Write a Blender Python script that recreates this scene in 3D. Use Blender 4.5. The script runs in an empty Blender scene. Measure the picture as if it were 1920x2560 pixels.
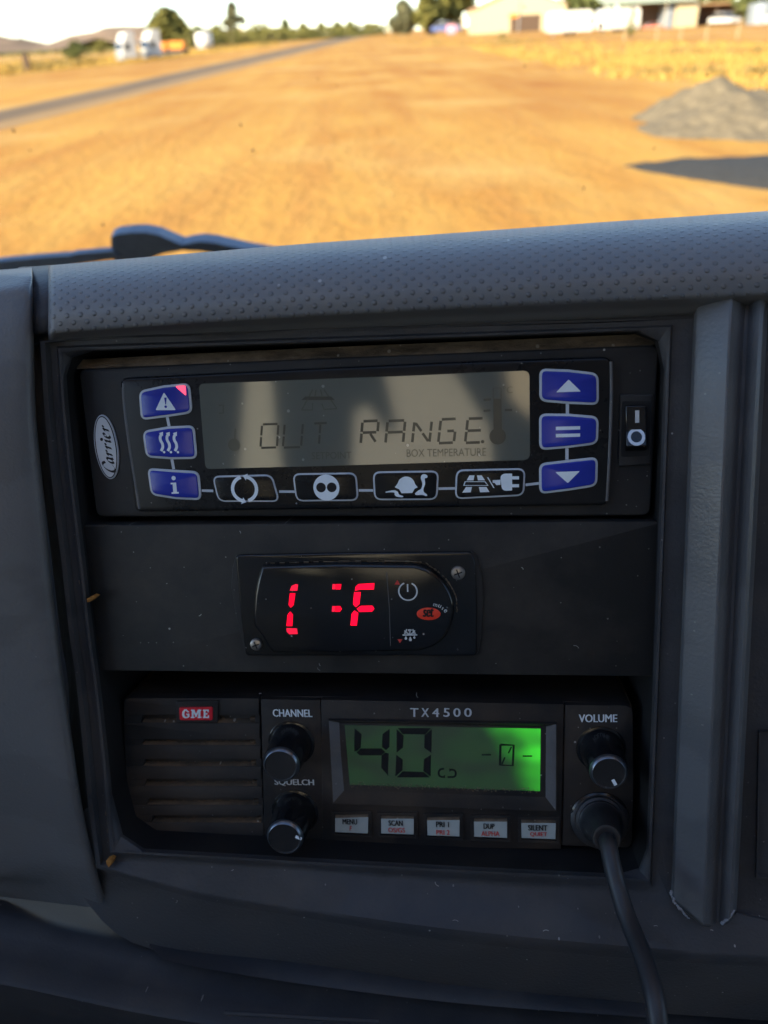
import bpy, bmesh, math, random
from mathutils import Vector, Matrix, noise
from mathutils.geometry import tessellate_polygon
random.seed(7)
S = bpy.context.scene
COL = S.collection
rad = math.radians

# ------------------------------------------------------------------ camera, sky, sun, exposure
F = 1923.0                                   # focal length in pixels of the 1920 x 2560 photograph
EYE = 2.1                                    # height of the camera above the ground
_up = Vector((1, -.054, 0)).cross(Vector((937 - 960, 79 - 1280, F))).normalized()
if _up.y > 0: _up = -_up
_fw = (Vector((0, 0, 1)) - _up * _up.z).normalized()
_rt = _fw.cross(_up)
W = Matrix((_rt, _fw, _up))                  # camera axes (x right, y down, z ahead) -> world
CAMPOS = Vector((0, 0, EYE))
cam = bpy.data.cameras.new('camera')
camo = bpy.data.objects.new('camera', cam)
COL.objects.link(camo)
m = Matrix((W @ Vector((1, 0, 0)), W @ Vector((0, -1, 0)), W @ Vector((0, 0, -1)))).transposed()
camo.matrix_world = Matrix.Translation(CAMPOS) @ m.to_4x4()
cam.sensor_fit = 'VERTICAL'; cam.sensor_height = 36; cam.sensor_width = 27
cam.lens = F / 2560 * 36
cam.clip_start = .01; cam.clip_end = 12000
cam.dof.use_dof = True; cam.dof.focus_distance = .255; cam.dof.aperture_fstop = 11.0
S.camera = camo

SUN_EL, SUN_AZ = 24, 225                     # azimuth clockwise from +Y: behind and to the left
world = bpy.data.worlds.new('World'); S.world = world; world.use_nodes = True
nt = world.node_tree; nt.nodes.clear()
sky = nt.nodes.new('ShaderNodeTexSky'); sky.sky_type = 'NISHITA'; sky.sun_disc = False
sky.sun_elevation = rad(SUN_EL); sky.sun_rotation = rad(SUN_AZ)
sky.dust_density = .1; sky.air_density = .8; sky.ozone_density = 1.8
bg = nt.nodes.new('ShaderNodeBackground'); bg.inputs['Strength'].default_value = .10
wo = nt.nodes.new('ShaderNodeOutputWorld')
nt.links.new(sky.outputs[0], bg.inputs[0]); nt.links.new(bg.outputs[0], wo.inputs[0])
sl = bpy.data.lights.new('sun', 'SUN'); sl.energy = 4.3; sl.angle = rad(.5); sl.color = (1, .86, .66)
so = bpy.data.objects.new('sun', sl); COL.objects.link(so)
sd = Vector((math.sin(rad(SUN_AZ)) * math.cos(rad(SUN_EL)), math.cos(rad(SUN_AZ)) * math.cos(rad(SUN_EL)), math.sin(rad(SUN_EL))))
so.rotation_euler = sd.to_track_quat('Z', 'Y').to_euler()
so.location = (-6, -10, 30)
S.view_settings.view_transform = 'Standard'; S.view_settings.look = 'None'
S.view_settings.gamma = 1; S.view_settings.use_curve_mapping = False
S.view_settings.exposure = 2.0
S.render.engine = 'CYCLES'
S.cycles.use_denoising = True
S.cycles.max_bounces = 10; S.cycles.diffuse_bounces = 5; S.cycles.transparent_max_bounces = 16
S.cycles.caustics_reflective = False; S.cycles.caustics_refractive = False
S.cycles.sample_clamp_indirect = 6

# ------------------------------------------------------------------ measured frames
U = Vector((0.99302898, -0.00971671, -0.1174693))      # across the dash
VD = Vector((0.03113462, 0.98282384, 0.18190089))      # down the dash
NI = Vector((0.11368415, -0.18429021, 0.97627508))     # into the dash
def ray(x, y): return Vector(((x - 960) / F, (y - 1280) / F, 1))
CD = .243
O = ray(960, 1280) * (CD / NI.dot(ray(960, 1280)))
def P(x, y, w=0.0):
    """photograph pixel -> point of the dash frame (metres) on the plane w mm proud of the fascia"""
    r = ray(x, y); X = r * ((CD - w * .001) / NI.dot(r)) - O
    return Vector((U.dot(X), -VD.dot(X), -NI.dot(X)))
K = 1.15733
def Dp(x, y, w=0.0): return P(x * K, y * K, w)
def zm(x0, y0, s): return lambda x, y, w=0.0: P(x0 + x * s, y0 + y * s, w)
zA = zm(100, 780, .39783); zB = zm(700, 780, .39783); zC = zm(1260, 760, .39783)
zD = zm(520, 1340, .4581); zE = zm(220, 1660, .36166); zF = zm(760, 1700, .39783)
zG = zm(1320, 1680, .39788); zH = zm(0, 1900, .4581)
FR = (Matrix((W @ U, W @ -VD, W @ -NI)).transposed()).to_4x4()
FR.translation = W @ O + CAMPOS
MM = .001
def world_of(x, y, depth):                   # pixel -> world point at a camera depth (metres)
    return W @ (ray(x, y) * depth) + CAMPOS
def G(x, y, z=0.0):                          # pixel -> point on the level ground
    r = W @ ray(x, y); t = (z - EYE) / r.z
    return r * t + CAMPOS

# ------------------------------------------------------------------ mesh builder
class MB:
    def __init__(s): s.v = []; s.f = []; s.m = []; s.sm = []; s.uv = {}
    def add(s, vs, fs, mat=0, smooth=False):
        b = len(s.v); s.v += [Vector(v) for v in vs]
        for f in fs: s.f.append([b + i for i in f]); s.m.append(mat); s.sm.append(smooth)
        return b
    def prism(s, pts, w0, w1, mat=0, bev=0.0, side=None, segs=1):
        """outline (points of the dash frame) raised from w0 to w1 (mm) with an optional rounded edge bev (mm)"""
        side = mat if side is None else side
        pts = [Vector((p[0], p[1])) for p in pts]; n = len(pts)
        if sum(pts[i].x * pts[(i + 1) % n].y - pts[(i + 1) % n].x * pts[i].y for i in range(n)) < 0: pts = pts[::-1]
        rings = [(0, w0)]
        if bev:
            for k in range(segs + 1):
                a = math.pi / 2 * k / segs
                rings.append((bev * (1 - math.cos(a)), w1 - bev + bev * math.sin(a)))
        else: rings.append((0, w1))
        b = len(s.v)
        for ins, w in rings:
            q = inset(pts, ins * MM) if ins else pts
            s.v += [Vector((p.x, p.y, w * MM)) for p in q]
        for r in range(len(rings) - 1):
            for i in range(n):
                j = (i + 1) % n
                s.f.append([b + r * n + i, b + r * n + j, b + (r + 1) * n + j, b + (r + 1) * n + i]); s.m.append(side); s.sm.append(bool(bev) or n > 12)
        top = s.v[-n:]; o = len(s.v) - n
        for t in tessellate_polygon([[Vector((p.x, p.y, 0)) for p in top]]):
            t = list(t)
            a, c, d = (top[i] for i in t)
            if (c.x - a.x) * (d.y - a.y) - (c.y - a.y) * (d.x - a.x) < 0: t.reverse()
            s.f.append([o + i for i in t]); s.m.append(mat); s.sm.append(False)
    def flat(s, pts, w, mat=0, holes=()):
        loops = [[Vector((p[0], p[1], 0)) for p in pts]] + [[Vector((p[0], p[1], 0)) for p in h] for h in holes]
        allp = [p for l in loops for p in l]; b = len(s.v)
        s.v += [Vector((p.x, p.y, w * MM)) for p in allp]
        for t in tessellate_polygon(loops):
            t = list(t); a, c, d = (allp[i] for i in t)
            if (c.x - a.x) * (d.y - a.y) - (c.y - a.y) * (d.x - a.x) < 0: t.reverse()
            s.f.append([b + i for i in t]); s.m.append(mat); s.sm.append(False)
    def loft(s, rails, mat=0, closed=False, smooth=True, uvs=None, matf=None):
        nr, nc = len(rails), len(rails[0]); b = len(s.v)
        for r in rails: s.v += [Vector(p) for p in r]
        for i in range(nr - 1):
            for j in range(nc if closed else nc - 1):
                k = (j + 1) % nc
                s.f.append([b + i * nc + j, b + i * nc + k, b + (i + 1) * nc + k, b + (i + 1) * nc + j])
                s.m.append(mat if matf is None else matf(i, j)); s.sm.append(smooth)
                if uvs: s.uv[len(s.f) - 1] = [uvs[i][j], uvs[i][k], uvs[i + 1][k], uvs[i + 1][j]]
    def lathe(s, c, prof, n=40, mat=0, matf=None, axis=(0, 0, 1), flute=None, cap=True):
        """prof = (radius mm, height mm) up the axis from the point c"""
        c = Vector(c); ax = Vector(axis).normalized()
        e = Vector((1, 0, 0)) - ax * ax.x; e.normalize(); g = ax.cross(e); b = len(s.v)
        for r, h in prof:
            for i in range(n):
                a = 2 * math.pi * i / n
                rr = r * (flute(i, n, r, h) if flute else 1)
                s.v.append(c + (e * math.cos(a) + g * math.sin(a)) * rr * MM + ax * h * MM)
        for k in range(len(prof) - 1):
            for i in range(n):
                j = (i + 1) % n
                s.f.append([b + k * n + i, b + k * n + j, b + (k + 1) * n + j, b + (k + 1) * n + i])
                s.m.append(mat if matf is None else matf(k, i)); s.sm.append(True)
        if not cap: return
        s.f.append([b + (len(prof) - 1) * n + i for i in range(n)]); s.m.append(mat if matf is None else matf(len(prof) - 1, 0)); s.sm.append(False)
    def tube(s, path, r, n=14, mat=0, cap=True):
        path = [Vector(p) for p in path]; b = len(s.v); k = len(path)
        rs = r if isinstance(r, (list, tuple)) else [r] * k
        ref = Vector((.3, .2, 1)).normalized()
        for i, p in enumerate(path):
            t = (path[min(i + 1, k - 1)] - path[max(i - 1, 0)]).normalized()
            e = ref - t * ref.dot(t)
            if e.length < 1e-4: e = t.orthogonal()
            e.normalize(); g = t.cross(e)
            for j in range(n):
                a = 2 * math.pi * j / n
                s.v.append(p + (e * math.cos(a) + g * math.sin(a)) * rs[i])
        for i in range(k - 1):
            for j in range(n):
                q = (j + 1) % n
                s.f.append([b + i * n + j, b + i * n + q, b + (i + 1) * n + q, b + (i + 1) * n + j]); s.m.append(mat); s.sm.append(True)
        if cap:
            s.f.append([b + j for j in range(n)][::-1]); s.m.append(mat); s.sm.append(False)
            s.f.append([b + (k - 1) * n + j for j in range(n)]); s.m.append(mat); s.sm.append(False)
    def box(s, lo, hi, mat=0):
        x0, y0, z0 = lo; x1, y1, z1 = hi
        vs = [(x0, y0, z0), (x1, y0, z0), (x1, y1, z0), (x0, y1, z0), (x0, y0, z1), (x1, y0, z1), (x1, y1, z1), (x0, y1, z1)]
        s.add(vs, [(3, 2, 1, 0), (4, 5, 6, 7), (0, 1, 5, 4), (1, 2, 6, 5), (2, 3, 7, 6), (3, 0, 4, 7)], mat)
    def hexa(s, c, mat=0):                   # 8 corners: bottom 4, top 4
        s.add(c, [(3, 2, 1, 0), (4, 5, 6, 7), (0, 1, 5, 4), (1, 2, 6, 5), (2, 3, 7, 6), (3, 0, 4, 7)], mat)
    def build(s, name, mats, parent=None, mw=None, off=None, sharp=32, bevel=None):
        me = bpy.data.meshes.new(name)
        vs = s.v if off is None else [v - off for v in s.v]
        me.from_pydata(vs, [], s.f)
        for mt in (mats if isinstance(mats, (list, tuple)) else [mats]): me.materials.append(mt)
        for p, mi, sm in zip(me.polygons, s.m, s.sm): p.material_index = mi; p.use_smooth = sm
        if s.uv:
            ul = me.uv_layers.new(name='UVMap')
            for p in me.polygons:
                if p.index in s.uv:
                    for li, t in zip(p.loop_indices, s.uv[p.index]): ul.data[li].uv = t
        me.validate(); me.update()
        if sharp: me.set_sharp_from_angle(angle=rad(sharp))
        o = bpy.data.objects.new(name, me); COL.objects.link(o)
        if parent is not None: o.parent = parent
        if mw is not None: o.matrix_world = mw
        if bevel:
            bv = o.modifiers.new('edge', 'BEVEL'); bv.width = bevel; bv.segments = 2; bv.limit_method = 'ANGLE'; bv.angle_limit = rad(40)
        return o

def inset(pts, d):
    n = len(pts); out = []
    for i in range(n):
        a, b, c = pts[i - 1], pts[i], pts[(i + 1) % n]
        e1 = (b - a); e2 = (c - b)
        if e1.length < 1e-9 or e2.length < 1e-9: out.append(b); continue
        e1.normalize(); e2.normalize()
        n1 = Vector((-e1.y, e1.x)); n2 = Vector((-e2.y, e2.x)); mm = n1 + n2
        if mm.length < 1e-6: out.append(b + n1 * d); continue
        mm.normalize(); out.append(b + mm * (d / max(.35, mm.dot(n1))))
    return out
def rounded(pts, r, seg=5):
    """round the corners of an outline, r in mm (one value or one per corner)"""
    pts = [Vector((p[0], p[1])) for p in pts]; n = len(pts); out = []
    for i in range(n):
        rr = (r[i] if isinstance(r, (list, tuple)) else r) * MM
        a, b, c = pts[i - 1], pts[i], pts[(i + 1) % n]
        d1 = (a - b); d2 = (c - b); k = min(rr, d1.length * .48, d2.length * .48)
        p1 = b + d1.normalized() * k; p2 = b + d2.normalized() * k
        for j in range(seg + 1):
            t = j / seg; out.append(p1 * (1 - t) ** 2 + b * 2 * t * (1 - t) + p2 * t * t)
    return out
def spline(pts, n):
    """Catmull-Rom through control points, n samples"""
    pts = [Vector(p) for p in pts]
    if len(pts) == 2: return [pts[0].lerp(pts[1], i / (n - 1)) for i in range(n)]
    q = [pts[0] * 2 - pts[1]] + pts + [pts[-1] * 2 - pts[-2]]
    out = []; k = len(pts) - 1
    for i in range(n):
        t = i / (n - 1) * k; j = min(int(t), k - 1); u = t - j
        a, b, c, d = q[j:j + 4]
        out.append(((b * 2) + (c - a) * u + (a * 2 - b * 5 + c * 4 - d) * u * u + (b * 3 - a - c * 3 + d) * u ** 3) * .5)
    return out
def lerp_tab(tab, x):
    for (x0, y0), (x1, y1) in zip(tab, tab[1:]):
        if x <= x1 or (x1, y1) == tab[-1]: return y0 + (y1 - y0) * (x - x0) / (x1 - x0)
def ribbon(path, width, n=None):
    """flat stroke outline: a path of dash-frame points with a width in mm -> outline points"""
    p = [Vector((q[0], q[1])) for q in path]
    L, R = [], []
    for i in range(len(p)):
        t = (p[min(i + 1, len(p) - 1)] - p[max(i - 1, 0)]).normalized(); nn = Vector((-t.y, t.x)) * width * MM / 2
        L.append(p[i] + nn); R.append(p[i] - nn)
    return L, R
def stroke(mb, path, width, w, mat=0):
    L, R = ribbon(path, width); b = len(mb.v)
    for a, c in zip(L, R): mb.v += [Vector((a.x, a.y, w * MM)), Vector((c.x, c.y, w * MM))]
    for i in range(len(L) - 1):
        mb.f.append([b + 2 * i, b + 2 * i + 1, b + 2 * i + 3, b + 2 * i + 2]); mb.m.append(mat); mb.sm.append(False)
def nib(mb, path, vec, w, mat=0):
    """broad-nib pen stroke"""
    vec = Vector(vec) * .5; b = len(mb.v)
    for p in path: mb.v += [Vector((p[0] + vec.x, p[1] + vec.y, w * MM)), Vector((p[0] - vec.x, p[1] - vec.y, w * MM))]
    for i in range(len(path) - 1):
        mb.f.append([b + 2 * i, b + 2 * i + 1, b + 2 * i + 3, b + 2 * i + 2]); mb.m.append(mat); mb.sm.append(False)
def disc(c, r, n=24, a0=0, a1=360, ry=None):
    ry = r if ry is None else ry
    return [Vector((c[0] + r * MM * math.cos(rad(a0 + (a1 - a0) * i / n)), c[1] + ry * MM * math.sin(rad(a0 + (a1 - a0) * i / n)))) for i in range(n + (a1 - a0 != 360))]
_tc = {}
def glyphs(txt, bold=0.0, shear=0.0, space=1.0):
    key = (txt, bold, shear, space)
    if key not in _tc:
        cu = bpy.data.curves.new('lettering', 'FONT'); cu.body = txt; cu.size = 1; cu.offset = bold; cu.shear = shear; cu.space_character = space
        cu.resolution_u = 3
        o = bpy.data.objects.new('lettering', cu); COL.objects.link(o)
        dg = bpy.context.evaluated_depsgraph_get(); dg.update()
        me = bpy.data.meshes.new_from_object(o.evaluated_get(dg))
        _tc[key] = ([v.co.copy() for v in me.vertices], [list(p.vertices) for p in me.polygons])
        bpy.data.objects.remove(o); bpy.data.meshes.remove(me)
    return _tc[key]
def text(mb, txt, bl, br, h, w, mat=0, bold=0.0, shear=0.0, space=1.0):
    """lettering fitted between baseline points bl and br (dash frame), h mm tall"""
    vs, fs = glyphs(txt, 0, shear, space)
    x0 = min(v.x for v in vs); x1 = max(v.x for v in vs); y0 = min(v.y for v in vs); y1 = max(v.y for v in vs)
    a = Vector((bl[0], bl[1])); d = Vector((br[0], br[1])) - a; up = Vector((-d.y, d.x)).normalized() * h * MM
    k = 5 if bold else 1; e = d.normalized() * h * MM * bold
    for j in range(k):                       # bold: copies shifted sideways, each a hair above the last
        sh = e * (j / (k - 1) * 2 - 1) if bold else Vector((0, 0)); out = []
        for v in vs:
            q = a + (d - d.normalized() * 2 * e.length) * ((v.x - x0) / (x1 - x0)) + d.normalized() * e.length + sh + up * ((v.y - y0) / (y1 - y0))
            out.append((q.x, q.y, (w + .012 * j) * MM))
        mb.add(out, fs, mat)

# ------------------------------------------------------------------ materials
class NT:
    def __init__(s, name):
        s.m = bpy.data.materials.new(name); s.m.use_nodes = True; s.t = s.m.node_tree; s.t.nodes.clear()
        s.out = s.n('ShaderNodeOutputMaterial'); s.b = s.n('ShaderNodeBsdfPrincipled'); s.l(s.b.outputs[0], s.out.inputs[0])
        s._tc = None
    def n(s, t, **k):
        x = s.t.nodes.new(t)
        for a, v in k.items(): setattr(x, a, v)
        return x
    def l(s, a, b): s.t.links.new(a, b)
    def put(s, sock, v):
        if hasattr(v, 'is_linked') or hasattr(v, 'links'): s.l(v, sock)
        else:
            if hasattr(sock.default_value, '__len__') and len(v) == 3 and len(sock.default_value) == 4: v = tuple(v) + (1,)
            sock.default_value = v
    def coord(s, kind='Object'):
        if s._tc is None: s._tc = s.n('ShaderNodeTexCoord')
        return s._tc.outputs[kind]
    def noise(s, scale, detail=3, rough=.55, vec=None, stretch=None, out=0):
        x = s.n('ShaderNodeTexNoise'); x.inputs['Scale'].default_value = scale; x.inputs['Detail'].default_value = detail; x.inputs['Roughness'].default_value = rough
        v = vec or s.coord()
        if stretch:
            mp = s.n('ShaderNodeMapping'); mp.inputs['Scale'].default_value = stretch; s.l(v, mp.inputs[0]); v = mp.outputs[0]
        s.l(v, x.inputs['Vector']); return x.outputs[out]
    def ramp(s, v, *stops):
        x = s.n('ShaderNodeValToRGB'); e = x.color_ramp.elements
        while len(e) < len(stops): e.new(.5)
        for q, (p, c) in zip(e, stops):
            q.position = p; q.color = (c, c, c, 1) if not hasattr(c, '__len__') else tuple(c) + (1,)
        s.l(v, x.inputs[0]); return x.outputs[0]
    def math(s, op, a, b=None, c=None, clamp=False):
        x = s.n('ShaderNodeMath', operation=op); x.use_clamp = clamp
        for i, v in enumerate((a, b, c)):
            if v is not None: s.put(x.inputs[i], v)
        return x.outputs[0]
    def mix(s, f, a, b, mode='MIX'):
        x = s.n('ShaderNodeMix', data_type='RGBA', blend_type=mode)
        s.put(x.inputs['Factor'], f); s.put(x.inputs['A'], a); s.put(x.inputs['B'], b); return x.outputs['Result']
    def specks(s, scale, size, keep):
        """1 inside randomly kept dots"""
        v = s.n('ShaderNodeTexVoronoi'); v.voronoi_dimensions = '2D'; v.inputs['Scale'].default_value = scale; s.l(s.coord(), v.inputs['Vector'])
        sep = s.n('ShaderNodeSeparateColor'); s.l(v.outputs['Color'], sep.inputs[0])
        rr = s.math('MULTIPLY', sep.outputs[1], size)
        a = s.math('LESS_THAN', v.outputs['Distance'], rr); b = s.math('GREATER_THAN', sep.outputs[0], 1 - keep)
        return s.math('MULTIPLY', a, b)
    def bump(s, h, strength, dist, normal=None):
        x = s.n('ShaderNodeBump'); x.inputs['Strength'].default_value = strength; x.inputs['Distance'].default_value = dist
        s.l(h, x.inputs['Height'])
        if normal is not None: s.l(normal, x.inputs['Normal'])
        s.l(x.outputs[0], s.b.inputs['Normal']); return x.outputs[0]
    def set(s, color=None, rough=None, spec=None, metal=None, emis=None, es=None, coat=None):
        if color is not None: s.put(s.b.inputs['Base Color'], color)
        if rough is not None: s.put(s.b.inputs['Roughness'], rough)
        if spec is not None: s.b.inputs['Specular IOR Level'].default_value = spec
        if metal is not None: s.b.inputs['Metallic'].default_value = metal
        if emis is not None: s.put(s.b.inputs['Emission Color'], emis); s.b.inputs['Emission Strength'].default_value = 1
        if es is not None: s.put(s.b.inputs['Emission Strength'], es)
        if coat is not None: s.b.inputs['Coat Weight'].default_value = coat; s.b.inputs['Coat Roughness'].default_value = .08
        return s.m
def plain(name, color, rough=.5, spec=.5, metal=0, es=None):
    x = NT(name); c = x.mix(x.ramp(x.noise(90, 4), (.35, 0), (.7, .35)), color, tuple(v * .6 for v in color))
    return x.set(c, rough, spec, metal, color if es else None, es)
def grain_plastic(name, color, rough=.5, spec=.5, grain=.25, gs=900, dust=.2, speck=.05, dustcol=(.16, .13, .10), fine=True, gd=.0002):
    """moulded plastic with a leather grain, a film of dust and pale specks"""
    x = NT(name)
    d = x.ramp(x.noise(26, 6, .65), (.42, 0), (.72, 1))
    c = x.mix(x.math('MULTIPLY', d, dust), color, dustcol)
    if speck:
        c = x.mix(x.math('MULTIPLY', x.specks(330, .10, speck * .6), .55), c, (.28, .27, .25))
        c = x.mix(x.math('MULTIPLY', x.specks(90, .036, speck), .7), c, (.5, .48, .45))
    r = x.math('ADD', x.math('MULTIPLY', d, .12), rough)
    h = x.noise(gs, 2, .5)
    nb = x.bump(h, grain, gd)
    if fine:
        x.bump(x.noise(60, 2), .08, .002, nb)
        st = x.ramp(x.noise(19, 3, .5, stretch=(1, 1.8, 1)), (.50, 0), (.54, 1))
        c = x.mix(x.math('MULTIPLY', st, .22), c, tuple(v * .45 for v in color)); r = x.math('SUBTRACT', r, x.math('MULTIPLY', st, .06))
    return x.set(c, r, spec)
M = {}
M['fascia'] = grain_plastic('charcoal_plastic', (.044, .046, .052), .50, .36, .6, 900, .26, .12, gd=.0003)
M['fascia_low'] = grain_plastic('charcoal_plastic_lower', (.060, .062, .067), .50, .36, .6, 900, .22, .12, gd=.0003)
M['side'] = grain_plastic('blue_grey_plastic', (.126, .127, .130), .42, .45, .8, 900, .14, .05, gd=.00028)
M['column'] = grain_plastic('grey_plastic', (.105, .107, .113), .40, .5, .45, 900, .14, .06, gd=.00022)
M['void'] = grain_plastic('shaded_recess', (.012, .012, .013), .7, .2, .2, 900, .1, 0)  # near-black colour stands for the shade deep in recess and groove
M['lower'] = grain_plastic('lower_plastic', (.034, .037, .043), .55, .3, .4, 1000, .2, .06)
M['plate'] = grain_plastic('blanking_plate', (.0165, .0165, .0168), .50, .28, .35, 1600, .22, .12, fine=False)
M['device'] = grain_plastic('device_plastic', (.0175, .0178, .019), .48, .3, .3, 1700, .14, .15, fine=False)
M['radio'] = grain_plastic('radio_plastic', (.021, .021, .0225), .46, .32, .3, 1500, .5, .15, (.11, .075, .05), fine=False)
M['gloss'] = grain_plastic('gloss_black', (.008, .0085, .010), .12, .5, .02, 800, .05, .12, fine=False)
M['keypad'] = grain_plastic('keypad_black', (.007, .0075, .009), .25, .3, .04, 800, .06, .10, fine=False)
def dusty(name='brown_dust', col=(.22, .16, .105)):
    x = NT(name); n = x.noise(55, 6, .7, stretch=(1, 3, 1)); d = x.ramp(n, (.36, 0), (.62, 1))
    c = x.mix(d, (.06, .046, .032), col); c = x.mix(x.math('MULTIPLY', x.specks(300, .2, .15), .6), c, (.4, .36, .3))
    x.bump(x.noise(1400, 3), .6, .0003); return x.set(c, .85, .2)
M['dust'] = dusty(); M['slotdust'] = dusty('slot_dust', (.15, .095, .055))
def pad_mat():
    """the padded top roll: staggered round dimples over fine diagonal ribbing, laid out in millimetres along the pad"""
    x = NT('dimpled_pad'); uv = x.n('ShaderNodeUVMap'); uv.uv_map = 'UVMap'
    sp = x.n('ShaderNodeSeparateXYZ'); x.l(uv.outputs[0], sp.inputs[0]); u, v = sp.outputs[0], sp.outputs[1]
    def lat(du, dv):
        a = x.math('SUBTRACT', x.math('FLOORED_MODULO', x.math('ADD', u, du), 4.5), 2.25)
        b = x.math('SUBTRACT', x.math('FLOORED_MODULO', x.math('ADD', v, dv), 4.6), 2.3)
        return x.math('SQRT', x.math('ADD', x.math('MULTIPLY', a, a), x.math('MULTIPLY', b, b)))
    dd = x.math('MINIMUM', lat(0, 0), lat(2.25, 2.3))
    mr = x.n('ShaderNodeMapRange'); mr.interpolation_type = 'SMOOTHSTEP'; x.l(dd, mr.inputs[0])
    mr.inputs[1].default_value = .42; mr.inputs[2].default_value = .80; mr.inputs[3].default_value = 0; mr.inputs[4].default_value = 1
    rib = x.math('SINE', x.math('MULTIPLY', x.math('ADD', u, v), 8.5))
    zone = x.math('LESS_THAN', v, 31.0)
    h = x.math('MULTIPLY', x.math('ADD', mr.outputs[0], x.math('MULTIPLY', rib, .06)), x.math('GREATER_THAN', v, -.6))
    nb = x.bump(h, 1.0, .00066); x.bump(x.noise(700, 2), .15, .0002, nb)
    d = x.ramp(x.noise(22, 6, .6), (.42, 0), (.75, 1))
    c = x.mix(x.math('MULTIPLY', d, .15), (.150, .152, .158), (.24, .20, .16))
    c = x.mix(x.math('MULTIPLY', x.specks(160, .10, .06), .7), c, (.5, .48, .45))
    return x.set(c, .44, .5)
M['pad'] = pad_mat(); M['pad_plain'] = grain_plastic('pad_plain', (.165, .167, .172), .44, .5, .5, 900, .15, .05, gd=.0003)
M['print'] = plain('pale_print', (.82, .88, .92), .5, .3)
M['printdim'] = plain('worn_print', (.62, .63, .62), .6, .3)
M['outline'] = plain('silver_outline', (.55, .58, .63), .45, .4)
M['blue'] = plain('blue_key', (.014, .032, .36), .25, .5)
M['ink'] = plain('black_ink', (.012, .012, .014), .5, .3)
M['redink'] = plain('red_ink', (.62, .06, .05), .5, .3)
M['badge'] = plain('silver_badge', (.68, .71, .75), .32, .5, .25)
M['redbadge'] = plain('red_badge', (.80, .02, .04), .3, .5)
M['steel'] = plain('screw_steel', (.42, .40, .38), .32, .5, .9)
M['key'] = plain('grey_white_key', (.44, .48, .46), .4, .4)
M['chrome'] = plain('silver_ring', (.17, .185, .21), .30, .5, .85)
M['rubber'] = grain_plastic('black_rubber', (.020, .021, .024), .42, .5, .2, 1200, .22, .06, (.12, .085, .06), fine=False)
M['led'] = plain('red_led', (1.0, .002, .022), .4, .1, 0, .55)
M['leddim'] = plain('red_led_dim', (.8, .01, .04), .3, .3, 0, .32)
M['ledspot'] = plain('red_warning_light', (1.0, .05, .10), .3, .3, 0, .66)
def lcd():
    x = NT('grey_lcd'); n = x.ramp(x.noise(35, 3), (.3, 0), (.7, 1))
    c = x.mix(n, (.112, .117, .100), (.130, .134, .112)); c = x.mix(x.math('MULTIPLY', x.specks(260, .14, .12), .5), c, (.4, .4, .36))
    return x.set(c, .07, .9)
M['lcd'] = lcd()
M['seg'] = plain('lcd_segment', (.055, .056, .048), .22, .42)
M['segfaint'] = plain('lcd_segment_faint', (.088, .088, .070), .22, .55)
def glcd():
    """backlit green display, brightest at the lamp end"""
    x = NT('green_lcd'); sp = x.n('ShaderNodeSeparateXYZ'); x.l(x.coord(), sp.inputs[0])
    e = x.n('ShaderNodeMapRange'); x.l(x.math('ADD', sp.outputs[0], x.math('MULTIPLY', sp.outputs[1], .55)), e.inputs[0])
    e.interpolation_type = 'SMOOTHSTEP'
    e.inputs[1].default_value = GX - .017; e.inputs[2].default_value = GX + .002; e.inputs[3].default_value = .005; e.inputs[4].default_value = .22
    k = x.ramp(x.noise(60, 1, .4, stretch=(1, 1.6, 1)), (.38, .35), (.56, 1))
    x.set((.085, .100, .060), .18, .8)
    return x.set(emis=(.05, .80, .03), es=x.math('MULTIPLY', e.outputs[0], k))
B3 = Dp(800, 1825, -30); RW = -14.0
GX = zF(1450, 400, -14).x - B3.x + .55 * (zF(1450, 400, -14).y - B3.y)
M['glcd'] = glcd()
def tag(o, label=None, cat=None, group=None, kind=None):
    if label: o['label'] = label
    if cat: o['category'] = cat
    if group: o['group'] = group
    if kind: o['kind'] = kind
    return o
def root(name, base, label, cat):
    """an Empty at a thing's base in the dash frame; part() then hangs meshes on it"""
    o = bpy.data.objects.new(name, None); COL.objects.link(o); o.empty_display_size = .01
    o.matrix_world = FR @ Matrix.Translation(base); o['base'] = tuple(base)
    return tag(o, label, cat)
def part(mb, name, mats, parent, off, label=None, **k):
    o = mb.build(name, mats, parent, None, off, **k)
    if label: o['label'] = label
    return o

# ================================================================== dashboard
B0 = Dp(800, 2000, 0)
dash = root('dashboard', B0, 'charcoal truck dashboard with dimpled top pad and dusty three-slot equipment recess', 'dashboard')
# ---- fascia: rings lofted outward from the equipment recess
def side_pts(ctrl, n): return spline([Dp(*c) for c in ctrl], n)
def ring(L, B, R, T, n=(18, 22, 18, 22)):
    a, b, c, d = side_pts(L, n[0]), side_pts(B, n[1]), side_pts(R, n[2]), side_pts(T, n[3])
    return a[:-1] + b[:-1] + c[:-1] + d[:-1]
def soften(r, k):                            # knock the corners off a ring
    for _ in range(k): r = [(r[i - 1] + r[i] * 2 + r[(i + 1) % len(r)]) / 4 for i in range(len(r))]
    return r
LY = (760, 910, 1110, 1235, 1366, 1522, 1835)
LX = (135, 146, 168, 183, 197, 218, 250)
def left(dx, w, y0=0, y1=0, grow=0): return [(x + dx - grow * (y - 760) / 1075, y + (y0 if i == 0 else y1 if i == 6 else 0), w) for i, (x, y) in enumerate(zip(LX, LY))]
R1 = ring(left(0, -1), [(250, 1835, -1), (657, 1858, -1), (1000, 1877, -1), (1396, 1896, -1)],
          [(1396, 1896, -1), (1416, 1380, -1), (1440, 714, -1)], [(1440, 714, -1), (800, 737, -1), (135, 760, -1)])
R1 = soften(R1, 1)
R0 = [Vector((p.x, p.y, -.048)) for p in R1]
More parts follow.
